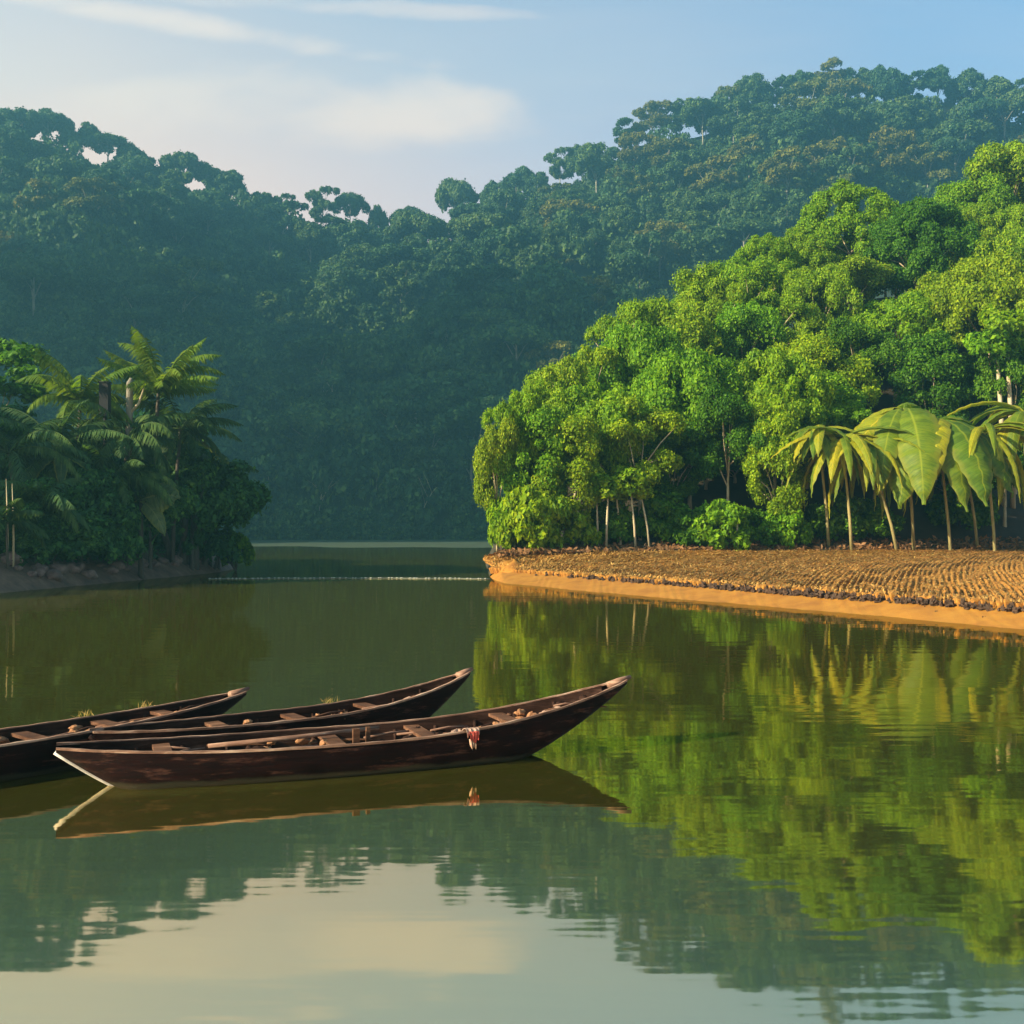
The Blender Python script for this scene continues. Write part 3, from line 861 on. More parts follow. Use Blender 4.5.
def blade_mat(name, a, b, mid, trans=.48):
    m, nt, out = newmat(name)
    tc = N(nt, 'ShaderNodeTexCoord'); oi = N(nt, 'ShaderNodeObjectInfo')
    nz = noise(nt, tc.outputs['Object'], 1.1, 4, .6)
    c = ramp(nt, nz, [(0.32, a), (0.62, b), (0.78, mid)])
    t = ramp(nt, oi.outputs['Random'], [(0, (.75, .85, .9)), (1, (1.2, 1.05, .9))])
    c = mixc(nt, 1.0, c, t, 'MULTIPLY')
    p = N(nt, 'ShaderNodeBsdfPrincipled'); p.inputs['Roughness'].default_value = .55; p.inputs['Specular IOR Level'].default_value = .25
    nt.links.new(c, p.inputs['Base Color'])
    sp = N(nt, 'ShaderNodeSeparateXYZ'); nt.links.new(tc.outputs['UV'], sp.inputs[0])
    def mt(op, a_, b_=None):
        n_ = N(nt, 'ShaderNodeMath', operation=op)
        for i_, q_ in ((0, a_), (1, b_)):
            if q_ is None: continue
            if isinstance(q_, (int, float)): n_.inputs[i_].default_value = q_
            else: nt.links.new(q_, n_.inputs[i_])
        return n_.outputs[0]
    off = mt('ABSOLUTE', mt('SUBTRACT', sp.outputs['Y'], .5))
    cv = N(nt, 'ShaderNodeCombineXYZ'); nt.links.new(mt('SUBTRACT', sp.outputs['X'], mt('MULTIPLY', off, .8)), cv.inputs[0]); nt.links.new(mt('MULTIPLY', off, .25), cv.inputs[1])
    vein = noise(nt, cv.outputs[0], 7.0, 3, .7)
    c = mixc(nt, 1.0, c, ramp(nt, vein, [(.35, (.62, .70, .7)), (.6, (1.15, 1.1, 1.0))]), 'MULTIPLY')
    c = mixc(nt, ramp(nt, off, [(.0, (1, 1, 1)), (.035, (0, 0, 0))]), c, (mid[0] * 1.2, mid[1] * 1.1, mid[2]))
    c = mixc(nt, ramp(nt, mt('ADD', off, mt('MULTIPLY', nz, .25)), [(.46, (0, 0, 0)), (.64, (.8, .8, .8))]), c, (.22, .22, .02))
    nt.links.new(c, p.inputs['Base Color'])
    bp = N(nt, 'ShaderNodeBump'); bp.inputs['Strength'].default_value = .5; bp.inputs['Distance'].default_value = .05
    nt.links.new(vein, bp.inputs['Height']); nt.links.new(bp.outputs[0], p.inputs['Normal'])
    tr = N(nt, 'ShaderNodeBsdfTranslucent')
    nt.links.new(mixc(nt, 1.0, c, (1.3, 1.25, .5), 'MULTIPLY'), tr.inputs['Color'])
    mx = N(nt, 'ShaderNodeMixShader'); mx.inputs[0].default_value = trans
    nt.links.new(p.outputs[0], mx.inputs[1]); nt.links.new(tr.outputs[0], mx.inputs[2])
    nt.links.new(mx.outputs[0], out.inputs['Surface'])
    return m
M['blade_yellow'] = blade_mat('blade_yellow', (.22, .25, .010), (.34, .33, .014), (.48, .40, .03))
M['blade_green'] = blade_mat('blade_green', (.085, .15, .008), (.14, .21, .012), (.21, .26, .018))
M['blade_pale'] = blade_mat('blade_pale', (.10, .15, .06), (.15, .20, .09), (.20, .23, .10))
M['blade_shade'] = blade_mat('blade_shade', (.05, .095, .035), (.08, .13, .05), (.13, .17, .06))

def banana(px, d, base_shift, crown_px, crown_py, leaves, label, seed, group='banana plants in front of the headland wood', zf=head_z, bark='banana_stem', r0=.095):
    g = np.random.default_rng(seed)
    z0 = float(zf(px, d)); x0 = float(wx(px, d))
    root = thing('banana_plant', label, 'banana plant', (x0, d, z0), 0, group)
    h = float(wz(crown_py, d)) - z0
    dx = float(wx(crown_px, d)) - x0
    mb = MB()
    mb.tube([(0, 0, -.2), (dx * .25, 0, h * .3), (dx * .65, .1, h * .68), (dx, .15, h)], [r0 * 1.15, r0, r0 * .85, r0 * .6], 8)
    mb.build('stem', M[bark], root)
    for (L, W, az, rise, droop, mat, roll) in leaves:
        l = blade_build(leaf_blade(g, L, W, R(az), R(rise), R(droop), roll=R(roll)), M[mat], root)
        l.location = (dx, .15 + g.uniform(-.1, .1), h - .05)
def skirt(n, L, W, mats, seed, rise=(0, 50), droop=(85, 120), front=True):
    g = random.Random(seed)
    out = []
    for i in range(n):
        az = 360.0 * i / n + g.uniform(-14, 14)
        out.append((L * g.uniform(.85, 1.1), W * g.uniform(.85, 1.15), az, g.uniform(*rise), g.uniform(*droop), mats[i % len(mats)], g.uniform(-15, 15)))
    return out
Y_, G_ = 'blade_yellow', 'blade_green'
banana(829, 69.5, 0, 819, 430, skirt(26, 4.6, .75, [G_, Y_, G_], 1), 'banana plant with a green skirt of hanging leaves, leftmost in the row', 11)
banana(852, 68.5, 0, 843, 438, skirt(28, 5.2, .65, [Y_, Y_, G_], 2, (-5, 45), (75, 110)), 'banana plant with bright yellow drooping leaves, second from the left', 12)
banana(899, 69.0, 0, 868, 446, skirt(24, 5.4, .6, [Y_, Y_, G_], 3, (-5, 45), (75, 115)), 'banana plant with a strongly slanting stem and narrow yellow leaves', 13)
banana(914, 70.0, 0, 905, 408, [(9.0, 2.9, 262, 5, 90, G_, 15), (9.2, 2.5, 292, 0, 86, G_, 10), (7.8, 2.0, 235, 5, 88, G_, -10), (6.0, 1.6, 200, 0, 70, Y_, -40), (6.8, 1.8, 325, -15, 70, G_, 10), (5.5, 1.5, 60, 50, 120, G_, 0), (5.5, 1.4, 170, 20, 95, Y_, 0)], 'banana plant with the longest smooth green leaves hanging to the field', 14)
banana(952, 69.0, 0, 938, 420, [(7.8, 2.9, 222, 0, 84, G_, -20), (6.8, 2.0, 195, 0, 80, Y_, -25), (7.8, 2.7, 285, 5, 92, G_, 10), (7.4, 2.5, 318, 10, 95, G_, 15), (6.0, 1.7, 335, 15, 100, Y_, 0), (5.5, 1.7, 20, 40, 120, G_, 0), (5.6, 1.6, 100, 45, 120, G_, 0), (6.4, 1.7, 248, 20, 105, Y_, 0)], 'banana plant with broad grey-green paddle leaves and a slanting stem', 15)
banana(978, 72.0, 0, 964, 448, skirt(20, 5.4, .8, [G_, G_, Y_], 6), 'banana plant half hidden behind the broad paddle leaves', 16)
banana(996, 68.5, 0, 986, 432, skirt(30, 6.1, .65, [Y_, Y_, G_, Y_], 7, (-5, 50), (80, 120)), 'banana plant with golden leaves and a pale curved stem', 17)
banana(1026, 70, 0, 1026, 414, skirt(26, 6.3, .8, [Y_, G_], 8, (10, 60), (95, 130)), 'banana plant cut by the right edge of the picture', 18)
# slender pale trunks rising to the umbrella tree
for px, x2, py, lab in [(1013, 1006, 330, 'slender pale trunk rising above the golden banana leaves'), (1004, 997, 352, 'shorter slender pale trunk beside the tall one above the banana leaves')]:
    d = 80.0
    z0 = float(head_z(px, d))
    root = thing('slender_tree', lab, 'tree', (float(wx(px, d)), d, z0), 0, 'slender pale trees behind the banana plants')
    h = float(wz(py, d)) - z0; dx = float(wx(x2, d) - wx(px, d))
    mb = MB(); mb.tube([(0, 0, -.2), (dx * .3, 0, h * .5), (dx, 0, h)], [.20, .17, .12], 8); mb.build('trunk', M['bark_pale'], root)
    g = np.random.default_rng(int(px))
    c = np.array([[dx + g.uniform(-1.6, 1.6), g.uniform(-1.2, 1.2), h + g.uniform(-.1, 1.3)] for _ in range(16)])
    V = cloud(g, c, g.uniform(.4, .75, 16), np.array([dx, 0, h]), 230, .45, .26)
    obj('crown', mesh_np('crown', V, np.arange(len(V)).reshape(-1, 4)), M['leaf_lime'], root)

# dead leaf litter under the wood edge at the tip
M['litter'] = leaf_mat('litter', [(0, (.09, .045, .02)), (1, (.24, .12, .05))], (.9, .9, .9), (1.1, 1, 1), trans=.1)
g = np.random.default_rng(77)
n = 5200
pxs = g.uniform(497, 1060, n); ds = tree_line(pxs) + g.uniform(-1.6, 3.0, n) * np.where(pxs < 590, 1.0, .55)
dens_keep = g.uniform(0, 1, n) < np.where(pxs < 600, 1, .5)
pxs, ds = pxs[dens_keep], ds[dens_keep]
pos = np.stack([(pxs - 512) / F * ds, ds, np.maximum(head_z(pxs, np.maximum(ds, tree_line(pxs))), 1.15) + g.uniform(.0, .30, len(pxs)) ** 1.2], -1)
V = leaf_quads(g, pos, unit(np.array([0, -.5, .6]) + .6 * g.normal(size=(len(pos), 3))), .38, .16)
tag(obj('leaf_litter', mesh_np('leaf_litter', V, np.arange(len(V)).reshape(-1, 4)), M['litter']), 'dry brown leaf litter along the foot of the headland wood', None, None, 'stuff')

# ------------------------------------------------------------------ dark bank on the left
def lb_z(px, d):
    px = np.asarray(px, float); d = np.asarray(d, float)
    x = (px - 512) / F * d
    xs = lut([(30, -19.0), (45, -20.6), (52, -19.6), (60, -18.5), (66, -17.9), (72, -18.3), (80, -20.5), (95, -26), (120, -40), (150, -75)], d)   # x of the shore at distance d
    front = np.clip((d - (44.5 + np.clip(-20 - x, 0, 60) * -.25)) / 2.2, -1.5, 1)
    e = np.clip((xs - x) / 2.2, -1.5, 1)
    e = np.minimum(e, front)
    z = np.where(e > 0, 1.25 * e ** .7 + np.clip((xs - x) * .03, 0, 3), e * .9)
    return z + .10 * np.sin(x * 2.1 + d) * np.clip(e, 0, 1) + .08 * np.sin(x * 4.7 - d * 2.3) * np.clip(e, 0, 1)
M['bank_earth'] = rough_mat('bank_earth', [(0.3, (0.05, 0.028, 0.018)), (0.55, (0.12, 0.065, 0.04)), (0.8, (0.22, 0.13, 0.085))], 1.2, bump=.7, bscale=5)
gx = np.linspace(-95, -15, 150); gy = np.linspace(32, 155, 170)
GX, GY = np.meshgrid(gx, gy, indexing='ij')
PXg = GX / GY * F + 512
idx = np.arange(GX.size).reshape(GX.shape)
lb = obj('bank', smooth(mesh_np('bank', np.stack([GX, GY, lb_z(PXg, GY)], -1).reshape(-1, 3), np.stack([idx[:-1, :-1], idx[1:, :-1], idx[1:, 1:], idx[:-1, 1:]], -1).reshape(-1, 4))), M['bank_earth'])
tag(lb, 'low brown earth bank under the dark palms', None, None, 'structure')

# rocks and clods at its edge (each can be counted)
M['rock'] = rough_mat('rock', [(0.3, (0.06, 0.035, 0.028)), (0.7, (0.20, 0.12, 0.09))], 3, bump=.6)
rk = []
for i in range(3):
    mb = MB(); mb.blob((0, 0, 0), (.5, .4, .28), 40 + i, 12, 8, .35)
    rk.append(mb.build('rock', M['rock']))
ru = [False] * 3
for i in range(26):
    d = rng.uniform(44.5, 64); px = None
    t = i / 25
    px = 4 + t * 195 + rng.uniform(-6, 6)
    d = float(lut([(0, 46.2), (60, 49.5), (120, 55), (200, 65.5)], px)) + rng.uniform(-.2, 1.4)
    k = int(rng.integers(3)); s = rng.uniform(.45, 1.15)
    src = rk[k]
    if not ru[k]: o = src; ru[k] = True
    else:
        o = src.copy(); COL.objects.link(o)
    o.location = (float(wx(px, d)), d, max(.0, float(lb_z(px, d))) + .02); o.rotation_euler = (rng.uniform(-.3, .3), rng.uniform(-.3, .3), rng.uniform(0, 6)); o.scale = (s, s, s)
    tag(o, f"brown {'flat' if s < .65 else 'rounded' if s < .9 else 'large rounded'} clod of earth, {ORD[i]} from the left along the dark bank", 'rock', 'clods along the edge of the dark bank')

# palms
def frond_mb(g, L, az, rise, droop, leaflet=.75, n=38, hang=.8):
    mb = MB()
    p = np.zeros(3); el = rise; cx, sy = math.cos(az), math.sin(az)
    seg = 16; path = []
    for i in range(seg + 1):
        path.append(p.copy()); t = i / seg
        el = rise - droop * t ** 1.2
        p = p + L / seg * np.array([math.cos(el) * cx, math.cos(el) * sy, math.sin(el)])
    path = np.array(path)
    mb.tube(path, [.045 * (1 - .85 * i / seg) for i in range(seg + 1)], 4, False)
    side = np.array([-sy, cx, 0])
    for i in range(n):
        t = .12 + .87 * i / (n - 1)
        q = t * seg; k = min(int(q), seg - 1); fr = q - k
        c = path[k] * (1 - fr) + path[k + 1] * fr
        tang = path[k + 1] - path[k]; tang /= np.linalg.norm(tang)
        ll = leaflet * (math.sin(math.pi * min(1, t * .9 + .12)) ** .6) * g.uniform(.85, 1.15)
        for sg in (-1, 1):
            dr = sg * side * .8 + tang * .55 + np.array([0, 0, -hang * g.uniform(.5, 1.4)])
            dr /= np.linalg.norm(dr)
            w = tang * .055
            m_ = c + dr * ll * .5 + np.array([0, 0, .04])
            e = c + dr * ll + np.array([0, 0, -.12 * ll])
            mb.add([c - w * .6, c + w * .6, m_ + w, m_ - w, e], [(0, 1, 2, 3), (3, 2, 4)])
    return mb
def palm(px, d, crown_px, crown_py, nf, L, label, seed, mat, zf=lb_z, r0=.11, azr=(0, 360), rise=(5, 70), droop=(60, 120), leaflet=.8, group='palms on the dark bank'):
    g = np.random.default_rng(seed)
    z0 = float(zf(px, d)); x0 = float(wx(px, d))
    root = thing('palm_tree', label, 'palm', (x0, d, z0), 0, group)
    h = float(wz(crown_py, d)) - z0; dx = float(wx(crown_px, d)) - x0
    mb = MB()
    mb.tube([(0, 0, -.3), (dx * .2, 0, h * .3), (dx * .6, .05, h * .68), (dx, .1, h)], [r0 * 1.4, r0, r0 * .9, r0 * .8], 9)
    mb.build('trunk', M['bark'], root)
    for i in range(nf):
        az = R(azr[0] + (azr[1] - azr[0]) * (i + .5) / nf + g.uniform(-12, 12))
        f = frond_mb(g, L * g.uniform(.8, 1.1), az, R(g.uniform(*rise)), R(g.uniform(*droop)), leaflet).build('frond', M[mat], root)
        f.location = (dx, .1, h - .05)
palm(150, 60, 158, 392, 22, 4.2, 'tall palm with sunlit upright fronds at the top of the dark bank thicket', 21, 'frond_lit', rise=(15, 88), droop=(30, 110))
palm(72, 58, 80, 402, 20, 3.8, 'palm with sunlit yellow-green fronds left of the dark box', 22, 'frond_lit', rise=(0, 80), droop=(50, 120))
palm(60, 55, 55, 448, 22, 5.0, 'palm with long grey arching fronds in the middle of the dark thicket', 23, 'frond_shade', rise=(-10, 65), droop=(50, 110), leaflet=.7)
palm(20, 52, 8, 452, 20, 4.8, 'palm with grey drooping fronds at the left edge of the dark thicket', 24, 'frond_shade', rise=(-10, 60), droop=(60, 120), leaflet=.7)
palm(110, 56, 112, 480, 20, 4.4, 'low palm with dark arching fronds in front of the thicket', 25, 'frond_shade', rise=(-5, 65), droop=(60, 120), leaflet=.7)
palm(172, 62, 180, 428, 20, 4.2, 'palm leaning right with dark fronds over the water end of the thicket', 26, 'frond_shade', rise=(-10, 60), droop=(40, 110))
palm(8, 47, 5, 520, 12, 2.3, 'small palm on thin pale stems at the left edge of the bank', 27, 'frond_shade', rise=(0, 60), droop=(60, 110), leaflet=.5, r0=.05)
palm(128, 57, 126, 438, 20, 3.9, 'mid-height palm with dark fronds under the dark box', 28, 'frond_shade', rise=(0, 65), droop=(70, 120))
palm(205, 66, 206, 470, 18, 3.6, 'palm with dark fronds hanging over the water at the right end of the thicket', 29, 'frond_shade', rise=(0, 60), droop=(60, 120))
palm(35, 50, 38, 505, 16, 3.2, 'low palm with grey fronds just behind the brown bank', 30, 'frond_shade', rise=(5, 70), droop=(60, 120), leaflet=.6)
# broadleaf trees and shrubs of the thicket
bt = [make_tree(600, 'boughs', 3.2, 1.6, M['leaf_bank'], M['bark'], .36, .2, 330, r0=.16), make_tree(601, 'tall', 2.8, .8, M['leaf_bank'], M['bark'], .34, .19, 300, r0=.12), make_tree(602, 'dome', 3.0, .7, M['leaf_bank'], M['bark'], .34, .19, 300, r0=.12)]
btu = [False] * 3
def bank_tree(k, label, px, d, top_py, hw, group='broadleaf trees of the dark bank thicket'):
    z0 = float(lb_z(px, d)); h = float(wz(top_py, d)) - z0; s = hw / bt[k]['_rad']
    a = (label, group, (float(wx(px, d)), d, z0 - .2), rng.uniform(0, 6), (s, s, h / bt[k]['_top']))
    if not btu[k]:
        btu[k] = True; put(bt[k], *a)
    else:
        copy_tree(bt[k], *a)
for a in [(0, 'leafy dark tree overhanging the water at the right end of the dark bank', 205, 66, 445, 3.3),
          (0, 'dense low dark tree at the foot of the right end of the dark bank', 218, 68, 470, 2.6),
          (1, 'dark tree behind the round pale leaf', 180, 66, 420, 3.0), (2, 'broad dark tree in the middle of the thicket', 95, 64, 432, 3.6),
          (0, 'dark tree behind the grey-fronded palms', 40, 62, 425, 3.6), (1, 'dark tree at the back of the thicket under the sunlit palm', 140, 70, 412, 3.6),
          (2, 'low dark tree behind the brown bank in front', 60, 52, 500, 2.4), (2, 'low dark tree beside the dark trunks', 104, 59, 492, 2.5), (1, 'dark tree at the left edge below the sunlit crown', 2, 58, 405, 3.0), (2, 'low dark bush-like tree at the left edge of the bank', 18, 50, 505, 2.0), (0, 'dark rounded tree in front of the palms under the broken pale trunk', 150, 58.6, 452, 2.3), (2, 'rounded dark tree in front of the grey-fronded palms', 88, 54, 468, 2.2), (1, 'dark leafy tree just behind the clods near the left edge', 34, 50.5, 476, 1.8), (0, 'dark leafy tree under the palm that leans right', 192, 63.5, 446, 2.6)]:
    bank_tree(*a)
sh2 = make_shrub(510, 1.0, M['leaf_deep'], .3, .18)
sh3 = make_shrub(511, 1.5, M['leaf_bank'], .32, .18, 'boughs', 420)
for i, (px, d, sc, lab) in enumerate([(112, 55.2, (1.1, 1.1, 1.5), 'dark shrub on the bank in front of the palm trunks'), (78, 52.5, (1.2, 1.2, 1.3), 'dark shrub on the bank left of the palm trunks'), (124, 57.6, (1.0, 1.0, 1.7), 'dark shrub left of the thick dark trunk at the waterline'), (180, 64.5, (1.2, 1.2, 1.7), 'dark shrub between the dark trunks at the water end of the bank'), (212, 66.8, (1.2, 1.2, 1.6), 'dark shrub hanging to the water beyond the dark trunks'), (48, 50.5, (1.1, 1.1, 1.1), 'low dark shrub behind the earth clods')]):
    a = (lab, 'dark shrubs on the left bank', (float(wx(px, d)), d, max(.2, float(lb_z(px, d))) - .2), i * 1.1, sc)
    if i == 0: put(sh3, *a)
    else: copy_tree(sh3, *a)
put(sh2, 'bright green little shrub at the water under the right end of the dark bank', None, (float(wx(236, 68)), 68, .3), 0, (1.0, 1.0, 1.5))
# the sunlit tree cut by the left edge
tl = make_tree(610, 'boughs', 3.2, 9.0, M['leaf_deep'], M['bark_pale'], .42, .24, 230, r0=.16)
put(tl, 'sunlit green tree on a pale trunk cut by the left edge of the picture', None, (float(wx(-8, 62)), 62, float(lb_z(-8, 62)) - .2), 1.0, (1.0, 1.0, (float(wz(328, 62)) - float(lb_z(-8, 62))) / tl['_top']))
# taller unseen trees further along, added outside the picture to shade the bank
ot = make_tree(620, 'dome', 6.0, 7.0, M['leaf_bank'], M['bark'], .8, .5, 60, r0=.3)
for i, (x, y, s) in enumerate([(-42, 44, 1.0), (-44, 54, 1.05), (-47, 33, 1.1), (-52, 44, 1.25), (-55, 58, 1.3), (-46, 64, 1.05), (-58, 70, 1.35), (-40, 36, .85), (-64, 48, 1.5)]):
    l = f'tall unseen tree added to shade the bank, {ORD[i]} from the palms'
    a = (l, 'unseen trees added for shade west of the palms', (x, y, float(lb_z(x / y * F + 512, y)) - .3), i * 1.3, s)
    if i == 0: put(ot, *a)
    else: copy_tree(ot, *a)

# broken pale trunk, dark box beside it
d = 58.0
z0 = float(lb_z(128, d)); zt = float(wz(378, d)); zb = z0
root = thing('broken_trunk', 'pale broken trunk standing among the palm fronds', 'tree stump', (float(wx(128, d)), d, z0))
mb = MB(); hh = zt - z0
mb.tube([(0, 0, -.3), (-.1, 0, hh * .35), (.05, 0, hh * .7), (.1, 0, hh - .25), (.16, 0, hh)], [.24, .21, .19, .17, .07], 9)
mb.build('trunk', M['bark_snag'], root)
mb = MB(); mb.tube([(.05, 0, hh * .80), (.6, -.1, hh * .86), (.9, -.1, hh * .95)], [.1, .07, .03], 6); mb.build('limb', M['bark_pale'], root)
root = thing('dark_box', 'upright dark wooden box fixed among the palm tops', 'box', (float(wx(105, 56.4)), 56.4, float(wz(416, 56.4))))
d = 56.4; hh = float(wz(383, d)) - float(wz(416, d))
mb = MB(); mb.box((0, 0, hh / 2), (.46, .42, hh)); mb.build('body', M['dark_wood'], root, False)
mb = MB(); mb.box((0, 0, hh + .03), (.54, .5, .06)); mb.build('lid', M['dark_wood'], root, False)
z00 = float(lb_z(105, d)) - float(wz(416, d))
mb = MB(); mb.tube([(0, 0, z00), (0, 0, 0)], [.09, .08], 8); mb.build('post', M['dark_wood'], root)
# round paddle leaf and bent one below it
def bank_banana(px, d, crown_px, crown_py, leaves, label, seed):
    banana(px, d, 0, crown_px, crown_py, leaves, label, seed, 'banana plants on the dark bank', lb_z, 'bark', .13)
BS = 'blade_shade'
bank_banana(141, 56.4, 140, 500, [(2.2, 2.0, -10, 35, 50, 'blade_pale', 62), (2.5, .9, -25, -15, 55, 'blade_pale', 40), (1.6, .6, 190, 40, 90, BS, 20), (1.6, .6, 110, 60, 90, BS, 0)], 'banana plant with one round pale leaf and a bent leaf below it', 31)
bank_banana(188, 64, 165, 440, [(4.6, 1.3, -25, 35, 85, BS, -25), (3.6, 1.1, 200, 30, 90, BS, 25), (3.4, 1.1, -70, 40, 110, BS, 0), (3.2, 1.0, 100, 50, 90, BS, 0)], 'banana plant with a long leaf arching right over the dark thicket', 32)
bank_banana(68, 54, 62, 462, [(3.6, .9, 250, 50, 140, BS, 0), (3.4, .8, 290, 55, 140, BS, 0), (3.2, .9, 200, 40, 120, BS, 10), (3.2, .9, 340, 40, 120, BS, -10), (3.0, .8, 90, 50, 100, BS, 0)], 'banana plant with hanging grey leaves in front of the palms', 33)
# dark leaning trunks at the waterline
for px, x2, py, d, r, lab in [(141, 146, 490, 59.5, .34, 'thick dark trunk at the waterline under the round pale leaf'), (172, 160, 520, 62.5, .2, 'forked grey root-like trunk leaning left at the waterline'), (193, 198, 505, 64.2, .26, 'dark trunk at the water end of the bank'), (182, 186, 515, 63.6, .2, 'thin dark trunk between its thicker neighbours at the water end')]:
    z0 = float(lb_z(px, d)); h = float(wz(py, d)) - z0; dx = float(wx(x2, d) - wx(px, d))
    root = thing('tree_stump', lab, 'trunk', (float(wx(px, d)), d, z0), 0, 'dark trunks at the waterline of the bank')
    mb = MB(); mb.tube([(0, 0, -.6), (dx * .3, 0, h * .35), (dx, 0, h)], [r * 1.5, r, r * .75], 9); mb.build('trunk', M['bark'], root)
    mb = MB(); mb.tube([(dx * .25, 0, h * .3), (dx * .2 - .5, -.2, .1), (dx * .2 - .8, -.4, -.5)], [r * .5, r * .42, r * .3], 7); mb.build('root', M['bark'], root)
# pale stems at the left edge
for px, lab in [(7, 'thin pale stem at the left edge of the bank'), (13, 'thinner pale stem just right of the other at the left edge')]:
    d = 47.5; z0 = float(lb_z(px, d))
    mb = MB(); mb.tube([(0, 0, -.2), (.03, 0, 1.2), (0, 0, 2.6), (-.04, 0, 3.6)], [.055, .045, .03, .008], 7)
    o = mb.build('stem_pole', M['bark_pale']); o.location = (float(wx(px, d)), d, z0); tag(o, lab, 'stem', 'pale stems at the left edge of the bank')
# ground cover on the bank
g = np.random.default_rng(88); n = 9000
pxs = g.uniform(-60, 225, n); ds = g.uniform(46, 76, n)
zz = lb_z(pxs, ds); k = zz > .9
pxs, ds, zz = pxs[k], ds[k], zz[k]
V = leaf_quads(g, np.stack([(pxs - 512) / F * ds, ds, zz + g.uniform(0, .5, len(zz)) ** 1.3], -1), unit(np.array([0, -.3, .7]) + .6 * g.normal(size=(len(zz), 3))), .40, .18)
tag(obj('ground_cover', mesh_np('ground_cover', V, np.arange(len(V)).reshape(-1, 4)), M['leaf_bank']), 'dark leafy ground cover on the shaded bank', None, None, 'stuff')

# ------------------------------------------------------------------ far water strip and float line
M['far_water_strip'] = rough_mat('far_water_strip', [(0.3, (0.028, 0.042, 0.016)), (0.7, (0.05, 0.062, 0.020))], .2, bump=.1)  # olive sheet standing in for the sheen of the far water
gx = np.linspace(-105, 15, 80); gy = np.linspace(160, 280, 40)
GX, GY = np.meshgrid(gx, gy, indexing='ij')
idx = np.arange(GX.size).reshape(GX.shape)
zz = .10 * np.clip((GY - 172 - 6 * np.sin(GX * .11) - 4 * np.sin(GX * .31)) / 30, -1, 1) + np.clip((GY - 262) / 20, 0, 1) * .4
tag(obj('shore', smooth(mesh_np('shore', np.stack([GX, GY, zz], -1).reshape(-1, 3), np.stack([idx[:-1, :-1], idx[1:, :-1], idx[1:, 1:], idx[:-1, 1:]], -1).reshape(-1, 4))), M['far_water_strip']), 'flat sheet standing in for the lighter strip of far water', None, None, 'structure')
M['float'] = rough_mat('float', [(0.3, (.12, .13, .11)), (0.7, (.26, .26, .22))], 3, bump=0, rough=.6)
M['rope'] = rough_mat('rope', [(0.3, (.06, .07, .055)), (0.7, (.12, .12, .10))], 3, bump=0)
root = thing('float_line', 'long line of small white floats stretched across the narrows', 'float line', (-8, 57, 0))
mb = MB(); pa = []
for i in range(61):
    t = i / 60
    x = float(wx(208 + 282 * t, 57 + 1.0 * math.sin(t * 3.1))); pa.append((x + 8, math.sin(t * 3.1) * .8 + .15 * math.sin(t * 31), .02))
mb.tube(pa, [.03] * 61, 5); mb.build('rope', M['rope'], root)
g = random.Random(4)
for i in range(54):
    t = (i + g.uniform(.1, .9)) / 54
    q = t * 60; k = min(int(q), 59); fr = q - k
    c = [pa[k][j] * (1 - fr) + pa[k + 1][j] * fr for j in range(3)]
    f_ = MB(); f_.blob((0, 0, 0), (g.uniform(.05, .11), .05, .035), i, 8, 6, .1)
    o = f_.build('float', M['float'], root); o.location = (c[0], c[1], .035)

# ------------------------------------------------------------------ boats
def wood_mat(name, stops, rough=.6, spec=.05, hull=False):
    m, nt, out = newmat(name)
    tc = N(nt, 'ShaderNodeTexCoord')
    v = mapping(nt, tc.outputs['Object'], (.6, 6, 9))
    n1 = noise(nt, v, 2.2, 8, .7, .4)
    n2 = noise(nt, tc.outputs['Object'], 2.5, 5, .6)
    c = ramp(nt, n1, stops)
    k = ramp(nt, n2, [(.35, (.55, .5, .48)), (.6, (1.1, 1.05, 1.0))])
    c = mixc(nt, 1.0, c, k, 'MULTIPLY')
    if hull:      # plank seams, scuffed patches and the scum line at the water
        sx_ = N(nt, 'ShaderNodeSeparateXYZ'); nt.links.new(tc.outputs['Object'], sx_.inputs[0])
        sc_ = noise(nt, mapping(nt, tc.outputs['Object'], (1.2, 3, 7)), 1.6, 8, .75)
        c = mixc(nt, ramp(nt, sc_, [(.54, (0, 0, 0)), (.70, (.75, .75, .75))]), c, (.085, .036, .024))
        zz_ = N(nt, 'ShaderNodeMath', operation='MULTIPLY_ADD'); nt.links.new(sx_.outputs['Z'], zz_.inputs[0]); zz_.inputs[1].default_value = 8.0; nt.links.new(n2, zz_.inputs[2])
        fr2 = N(nt, 'ShaderNodeMath', operation='FRACT'); nt.links.new(zz_.outputs[0], fr2.inputs[0])
        c = mixc(nt, ramp(nt, fr2.outputs[0], [(.0, (1, 1, 1)), (.07, (0, 0, 0))]), c, (.002, .001, .001))
        wl_ = N(nt, 'ShaderNodeMath', operation='MULTIPLY_ADD'); nt.links.new(n2, wl_.inputs[0]); wl_.inputs[1].default_value = -.09; nt.links.new(sx_.outputs['Z'], wl_.inputs[2])
        c = mixc(nt, ramp(nt, wl_.outputs[0], [(.0, (.7, .7, .7)), (.03, (0, 0, 0))]), c, (.030, .028, .016))
    p = N(nt, 'ShaderNodeBsdfPrincipled'); p.inputs['Specular IOR Level'].default_value = spec
    nt.links.new(ramp(nt, n2, [(.3, (rough - .15,) * 3), (.7, (rough + .2,) * 3)]), p.inputs['Roughness'])
    nt.links.new(c, p.inputs['Base Color'])
    b = N(nt, 'ShaderNodeBump'); b.inputs['Strength'].default_value = .5; b.inputs['Distance'].default_value = .012
    nt.links.new(n1, b.inputs['Height']); nt.links.new(b.outputs[0], p.inputs['Normal'])
    nt.links.new(p.outputs[0], out.inputs['Surface'])
    return m
